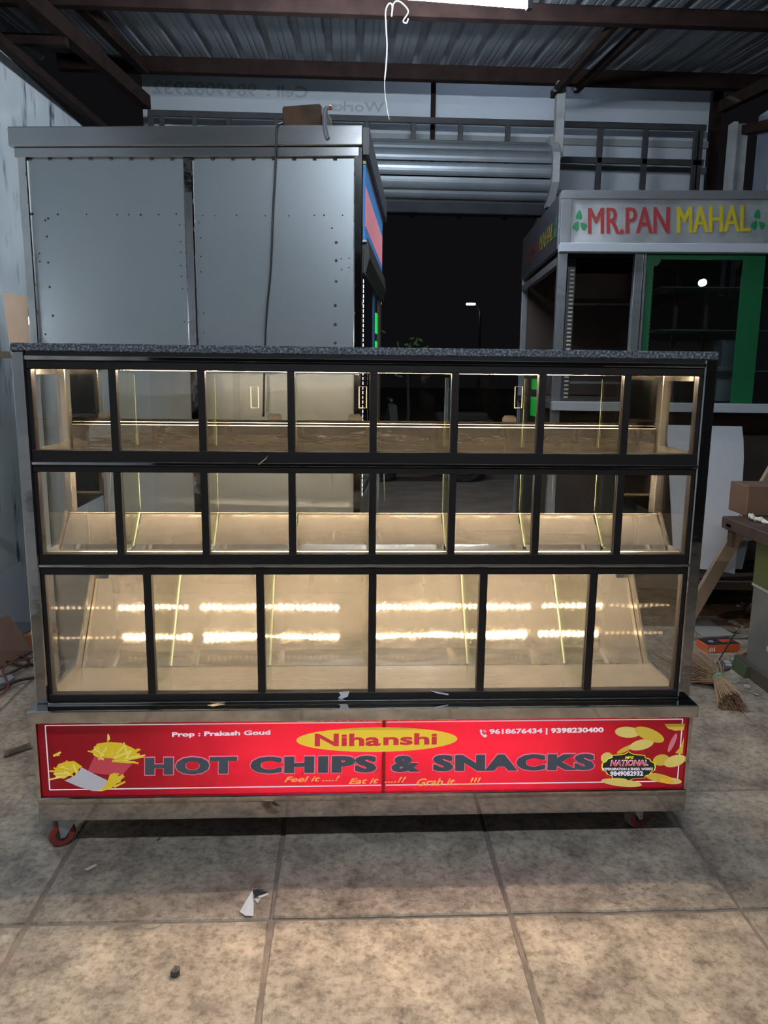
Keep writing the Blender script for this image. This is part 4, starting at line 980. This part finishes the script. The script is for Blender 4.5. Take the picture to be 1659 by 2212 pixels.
# floor scraps, right
def scrap(name, pxs, m, label, cat, z=.003, th=.003, tilt=None):
    c = [atZ(a, b, z) for a, b in pxs]
    if tilt:
        for i, h in tilt.items(): c[i] = atZ(*pxs[i], z+h)
    n = (c[1]-c[0]).cross(c[2]-c[1]); off = Vector((0, 0, th))
    o = obj(name, prism(B(), c, off), m); return tag(o, label, cat)
card = mat('brown_cardboard', (.22, .14, .10), .8, col2=(.27, .175, .13), nscale=8)
card2 = mat('orange_brown_card', (.26, .13, .075), .8)
scrap('cardboard_piece', [(1533, 1307), (1567, 1306), (1580, 1322), (1583, 1332), (1562, 1330), (1548, 1330)], card, 'pinkish brown cardboard piece on the floor under the stall', 'cardboard')
scrap('cardboard_flap', [(1566, 1338), (1602, 1340), (1607, 1350), (1590, 1360), (1576, 1350)], card2, 'orange brown cardboard flap beside the hoe blade', 'cardboard')
scrap('fibre_board', [(1500, 1338), (1530, 1340), (1560, 1356), (1590, 1373), (1518, 1377), (1500, 1362)], mat('pale_grey_board', (.30, .29, .27), .8), 'pale grey board lying flat on the floor behind the broom', 'board')
scrap('brown_paper', [(1540, 1340), (1566, 1340), (1596, 1368), (1575, 1364)], mat('brown_paper', (.16, .11, .08), .9), 'crumpled brown paper lying on the pale floor board', 'paper', z=.0075)
scrap('paper_crust', [(1590, 1418), (1606, 1408), (1614, 1408), (1614, 1416), (1600, 1422)], mat('tan_paper', (.30, .22, .14), .8), 'tan torn paper by the workbench foot', 'paper', th=.02)
scrap('white_paper', [(1578, 1424), (1608, 1421), (1600, 1432), (1585, 1434)], mat('grey_white_paper', (.45, .45, .45), .8), 'crumpled white paper in front of the orange carton', 'paper', th=.006)
scrap('dark_plate', [(1545, 1441), (1556, 1432), (1586, 1430), (1583, 1438), (1575, 1447), (1546, 1453)], mat('dark_metal_plate', (.06, .065, .075), .5), 'dark metal plate on the floor beside the broom', 'plate', th=.008)
o = obj('thin_rod', tube(B(), [atZ(1548, 1434, .012), atZ(1590, 1363, .11)], .004, 6), mat('black_rod', (.03, .03, .03), .5)); tag(o, 'thin black rod lying across the orange carton', 'rod')
# hoe with wooden handle
ho = empty('hoe', atZ(1560, 1333, .0), 'hoe with brown wooden handle and dark blade leaning beside the workbench', 'hoe')
hA, hB = atZ(1608, 1325, .03), Vector((2.03, 1.55, .30))
obj('handle', tube(B(), [hA, hA.lerp(hB, .5), hB], [.022, .02, .018], 8), mat('brown_handle', (.13, .07, .04), .7), ho, smooth=True)
bl_ = [atZ(1550, 1332, .006), atZ(1570, 1324, .02), atZ(1600, 1320, .035), atZ(1612, 1330, .02), atZ(1590, 1334, .006), atZ(1565, 1336, .004)]
obj('blade', prism(B(), bl_, (0, 0, .006)), mat('dark_blade', (.05, .04, .035), .6, .3), ho)
DEB = ['largest pale plaster chip beside the orange brown cardboard flap', 'second pale plaster chip from the hoe blade', 'third pale plaster chip from the hoe blade', 'rightmost pale chip of the row below the hoe blade', 'tiny pale crumb below the row of plaster chips',
       'left one of two pale lumps beside the dark metal plate', 'right one of two pale lumps beside the dark metal plate', 'pale chip on the open floor in front of the workbench', 'tiny pale crumb nearest the workbench plinth', 'small pale chip at the counter end behind the broom',
       'dark chip beside the pinkish cardboard', 'small dark chip left of the pinkish cardboard', 'pale chip under the stall beside the foot cap', 'pale chip under the stall nearest the workbench']
rs = random.Random(9)
for k, (px, py, s_) in enumerate(((1581, 1346, .022), (1588, 1350, .018), (1597, 1352, .016), (1604, 1356, .014), (1592, 1361, .010), (1570, 1437, .022), (1576, 1442, .020), (1614, 1485, .016), (1634, 1501, .009), (1512, 1335, .012), (1529, 1310, .018), (1519, 1312, .014), (1597, 1310, .02), (1605, 1305, .016))):
    c = atZ(px, py, 0); bm = B(); n = 6
    pts = [(c.x+math.cos(i*6.28/n)*s_*rs.uniform(.6, 1.2), c.y+math.sin(i*6.28/n)*s_*rs.uniform(.6, 1.2), .001) for i in range(n)]
    prism(bm, pts, (rs.uniform(-.004, .004), 0, s_*rs.uniform(.4, .8)))
    o = obj('plaster_chip', bm, mat('pale_plaster', (.40, .38, .35), .9) if k not in (10, 11) else mat('dark_chip', (.08, .07, .07), .8))
    tag(o, DEB[k], 'debris', 'floor debris on the right')

# ================================================================== LEFT-HAND CLUTTER
o = slab('plywood_offcut', [Vector((-1.52, .78, 1.28)), Vector((-1.30, .80, 1.28)), Vector((-1.30, .80, 1.69)), Vector((-1.355, .80, 1.71)), Vector((-1.40, .79, 1.71))], .012, mat('tan_plywood', (.36, .24, .16), .7, col2=(.42, .29, .20), nscale=5))
bpy.data.objects.remove(o)
ply = [atY(x_, y_, .95) for x_, y_ in ((8, 632), (40, 637), (62, 640), (62, 790), (28, 790), (17, 700))]
zmin = min(p.z for p in ply)
ply = ply[:3] + [Vector((ply[2].x+.01, .95, 0.0)), Vector((ply[0].x+.09, .95, 0.0))] + ply[5:]
o = slab('plywood_board', ply, .012, mat('tan_plywood', (.27, .18, .12), .7, col2=(.32, .22, .155), nscale=5)); tag(o, 'tan plywood board standing between the left wall and the steel booth', 'board')
pa = atY(-40, 766, .45); pb = atY(27, 766, .45)
o = obj('side_rail', box(B(), -1.868, -.932, .38, .41, pb.z-.012, pb.z+.008), mat('brown_angle', (.16, .12, .09), .5, .4)); tag(o, 'brown steel angle bar running from the left wall to the counter end', 'bar')
# leaning grey sheet and brown board
gs = [atY(x_, y_, 1.95) for x_, y_ in ((0, 1231), (57, 1203), (51, 1306), (0, 1292))]
o = slab('grey_sheet', [Vector((-1.86, 1.15, .0)), Vector((-1.70, 2.05, .0)), Vector((-1.835, 2.12, .32)), Vector((-1.865, 1.15, .30))], .004, mat('pale_grey_sheet', (.36, .38, .42), .6)); tag(o, 'pale grey sheet leaning low against the left wall', 'sheet')
o = slab('brown_board', [Vector((-1.80, .90, .0)), Vector((-1.585, 1.60, .0)), Vector((-1.72, 1.66, .16)), Vector((-1.86, 1.0, .21))], .010, mat('reddish_brown_board', (.19, .11, .08), .7, col2=(.23, .14, .10), nscale=6)); tag(o, 'reddish brown board leaning against the pale grey sheet by the left wall', 'board')
# orange carton
a = atZ(53, 1397, 0)
o = boxo('small_carton', a.x, a.x+.16, a.y, a.y+.12, .001, .055, mat('orange_brown_carton', (.42, .15, .06), .6)); tag(o, 'small orange carton on the floor left of the counter', 'carton')
o = boxo('paper_sheet', a.x+.02, a.x+.16, a.y+.02, a.y+.11, .056, .060, mat('white_note', (.5, .5, .5), .7)); tag(o, 'white paper sheet on top of the small orange carton at the left', 'paper')
# crumpled plastic and plaster
rs = random.Random(4)
def lump(name, c, s_, m, label, cat, n=9, flat_=.5):
    bm = B(); bmesh.ops.create_icosphere(bm, subdivisions=2, radius=1)
    for v in bm.verts: v.co = Vector((v.co.x*s_[0], v.co.y*s_[1], v.co.z*s_[2]))*rs.uniform(.72, 1.15); v.co.z = max(v.co.z, -s_[2]*.5); v.co += c+Vector((0, 0, s_[2]*.5))
    o = obj(name, bm, m); return tag(o, label, cat)
lump('crumpled_plastic', atZ(55, 1330, 0), (.11, .05, .022), mat('clear_grey_plastic', (.35, .35, .36), .15, .3), 'crumpled silvery plastic film on the floor by the left wall', 'plastic film')
lump('plaster_rubble', atZ(46, 1306, 0), (.08, .09, .06), mat('cream_plaster', (.36, .33, .28), .9), 'crumbled cream plaster heap at the foot of the left wall', 'rubble')
# cables: each loop of wire is one thing
ckm = mat('dark_flex', (.045, .035, .035), .5); crm = mat('red_flex', (.22, .05, .05), .5)
def wire(pxs, rr_, m, label):
    o = obj('floor_cable', tube(B(), bez([atZ(a, b, rr_+h) for a, b, h in pxs], 5), rr_, 6), m, smooth=True); return tag(o, label, 'cable', 'cables on the floor at the left')
wire([(-12, 1366, 0), (20, 1372, .01), (35, 1378, .01), (55, 1375, 0), (70, 1372, 0), (84, 1370, 0)], .006, ckm, 'dark cable lying nearest the small orange carton on the left floor')
wire([(-12, 1388, 0), (15, 1382, .01), (34, 1378, .014), (28, 1392, .01), (16, 1408, 0), (10, 1416, 0)], .006, ckm, 'dark cable with a kink below the small orange carton')
wire([(-10, 1432, 0), (15, 1420, .01), (40, 1415, .01), (60, 1424, 0), (55, 1438, 0), (20, 1430, .01), (-10, 1428, 0)], .007, ckm, 'dark looped cable in the middle of the tangle at the left')
wire([(-10, 1468, 0), (30, 1450, .01), (58, 1436, .012), (70, 1436, 0), (82, 1440, 0)], .006, ckm, 'dark cable curving up towards the counter foot')
wire([(-10, 1494, 0), (10, 1484, .01), (40, 1470, .01), (80, 1463, 0), (95, 1460, 0)], .007, ckm, 'thick dark cable nearest the camera in the left tangle')
wire([(-10, 1505, 0), (8, 1496, .014), (18, 1480, .016), (10, 1462, .014), (6, 1448, .012), (14, 1436, .016), (40, 1428, .014), (72, 1420, .01)], .0045, crm, 'thin red wire winding over the dark cables')
scrap('grey_rag', [(0, 1462), (18, 1458), (32, 1466), (18, 1476), (0, 1480)], mat('blue_grey_rag', (.22, .24, .26), .9), 'blue grey rag under the cables at the left edge', 'rag', th=.008)
# metal strip
a, b_ = atZ(10, 1634, 0), atZ(68, 1612, 0)
o = scrap('metal_strip', [(8, 1637), (13, 1626), (65, 1607), (69, 1616)], mat('dark_scuffed_metal', (.09, .075, .06), .4, .6, col2=(.18, .15, .12), nscale=40), 'flat dark metal strip lying on the floor left of the sign', 'strip', z=.001, th=.006)
# foreground scraps
wp2 = mat('white_sticker', (.62, .63, .68), .5); dk = mat('black_backing', (.05, .05, .055), .4)
ss = empty('peeled_sticker', atZ(550, 1960, 0), 'peeled grey and black sticker strip on the paving in front of the counter', 'sticker')
obj('white_strip', prism(B(), [atZ(518, 1970, .002), atZ(530, 1979, .002), atZ(547, 1979, .002), atZ(549, 1950, .012), atZ(545, 1924, .03)], (0, 0, .0012)), wp2, ss)
obj('dark_fold', prism(B(), [atZ(545, 1924, .032), atZ(555, 1921, .03), atZ(568, 1922, .022), atZ(580, 1930, .012), atZ(562, 1934, .012), atZ(551, 1940, .012)], (0, 0, .0012)), dk, ss)
obj('white_flap', prism(B(), [atZ(549, 1942, .012), atZ(564, 1940, .006), atZ(556, 1952, .004)], (0, 0, .0012)), wp2, ss)
obj('white_edge', prism(B(), [atZ(557, 1937, .016), atZ(580, 1929, .014), atZ(580, 1933, .012), atZ(562, 1940, .012)], (0, 0, .0012)), wp2, ss)
scrap('wood_sliver', [(183, 1880), (206, 1869), (210, 1871), (190, 1881)], mat('cream_sliver', (.50, .46, .38), .7), 'pale wooden sliver on the paving near the left caster', 'sliver', z=.001, th=.004)
scrap('dark_sliver', [(339, 1815), (346, 1809), (347, 1811), (341, 1817)], dk, 'tiny dark sliver on the paving under the sign', 'sliver', z=.001, th=.002)
ps = empty('small_pebble', atZ(379, 2107, 0), 'small dark broken chip on the near paving stone', 'pebble')
bm = B(); c = atZ(379, 2104, 0); prism(bm, [c+Vector((a*.010, b*.012, .001)) for a, b in ((-1, -.6), (.2, -1), (1, -.3), (.8, .8), (-.4, 1))], (0, .002, .010)); obj('chip', bm, mat('dark_pebble', (.06, .055, .055), .7), ps)

# ================================================================== NIGHT OUTSIDE
LY = 42.0
hd = atY(1015, 658, LY); pb = atY(1037, 690, LY)
lp = empty('street_lamp', (pb.x, LY, -.03), 'lit street lamp on a thin pole in the dark beyond the shutter opening', 'street lamp')
obj('pole', tube(B(), [(pb.x, LY, -.03), (pb.x, LY, hd.z-.35)], [.11, .07], 8), mat('grey_pole', (.16, .16, .17), .5), lp)
obj('arm', tube(B(), bez([(pb.x, LY, hd.z-.4), (pb.x-.15, LY, hd.z-.1), (hd.x+.25, LY, hd.z)], 4), .04, 6), mat('grey_arm', (.16, .16, .17), .5), lp)
obj('lamp_head', box(B(), hd.x-.2, hd.x+.3, LY-.12, LY+.12, hd.z-.02, hd.z+.08, .02), quiet(emis('street_glow', (.85, .95, 1), 6)), lp)
sb = empty('roadside_shrub', atY(885, 760, 9.0), 'small leafy shrub tip catching light in the dark beyond the opening', 'shrub')
base = atY(880, 745, 9.0); sb_loc = base
rl = random.Random(2); bm = B()
for k in range(70):
    c = Vector((base.x+rl.gauss(0, .16), 9+rl.uniform(-.2, .2), base.z-.16+rl.gauss(0, .12))); a = rl.uniform(0, 6.28); d = Vector((math.cos(a), rl.uniform(-.4, .4), math.sin(a)))*.045; s_ = Vector((-d.z, .01, d.x))*.4
    vs = [bm.verts.new(q) for q in (c-d, c+s_, c+d, c-s_)]; bm.faces.new(vs)
obj('leaves', bm, mat('night_leaf', (.10, .20, .03), .6), sb)['kind'] = 'stuff'
obj('stem', tube(B(), [(base.x, 9, -.03), (base.x+.03, 9, .8), (base.x, 9, base.z-.1)], [.03, .025, .012], 6), mat('night_stem', (.05, .04, .03), .8), sb)
# parked scooter, barely lit
sc = empty('parked_scooter', (.72, 7.8, 0), 'dark parked scooter seen dimly through the middle glass row', 'scooter')
dkm = mat('dark_scooter', (.03, .03, .035), .35); tym = mat('tyre', (.015, .015, .015), .8)
def wheel(x, y):
    bm = B(); pts = [(x+.21*math.cos(a), y, .19+.21*math.sin(a)) for a in [i*math.pi/10 for i in range(21)]]; tube(bm, pts, .05, 6, cap=False); return bm
obj('wheel', wheel(.35, 7.8), tym, sc); obj('wheel', wheel(1.45, 7.8), tym, sc)
obj('leg_shield', prism(B(), [(.52, 7.6, .30), (.60, 7.6, .30), (.55, 7.6, .95), (.44, 7.6, .98)], (0, .4, 0)), dkm, sc)
obj('floorboard', prism(B(), [(.55, 7.62, .28), (1.05, 7.62, .28), (1.05, 7.62, .34), (.55, 7.62, .34)], (0, .36, 0)), dkm, sc)
obj('body', prism(B(), [(1.0, 7.62, .30), (1.1, 7.62, .68), (1.75, 7.62, .78), (1.8, 7.62, .60), (1.5, 7.62, .40)], (0, .36, 0)), dkm, sc)
obj('seat', box(B(), 1.05, 1.72, 7.64, 7.96, .74, .86, .03), tym, sc)
obj('handlebar', tube(B(), [(.47, 7.45, 1.02), (.46, 7.8, 1.0), (.47, 8.15, 1.02)], .02, 6), dkm, sc)
obj('front_fork', tube(B(), [(.35, 7.8, .19), (.48, 7.8, 1.0)], .03, 6), dkm, sc)
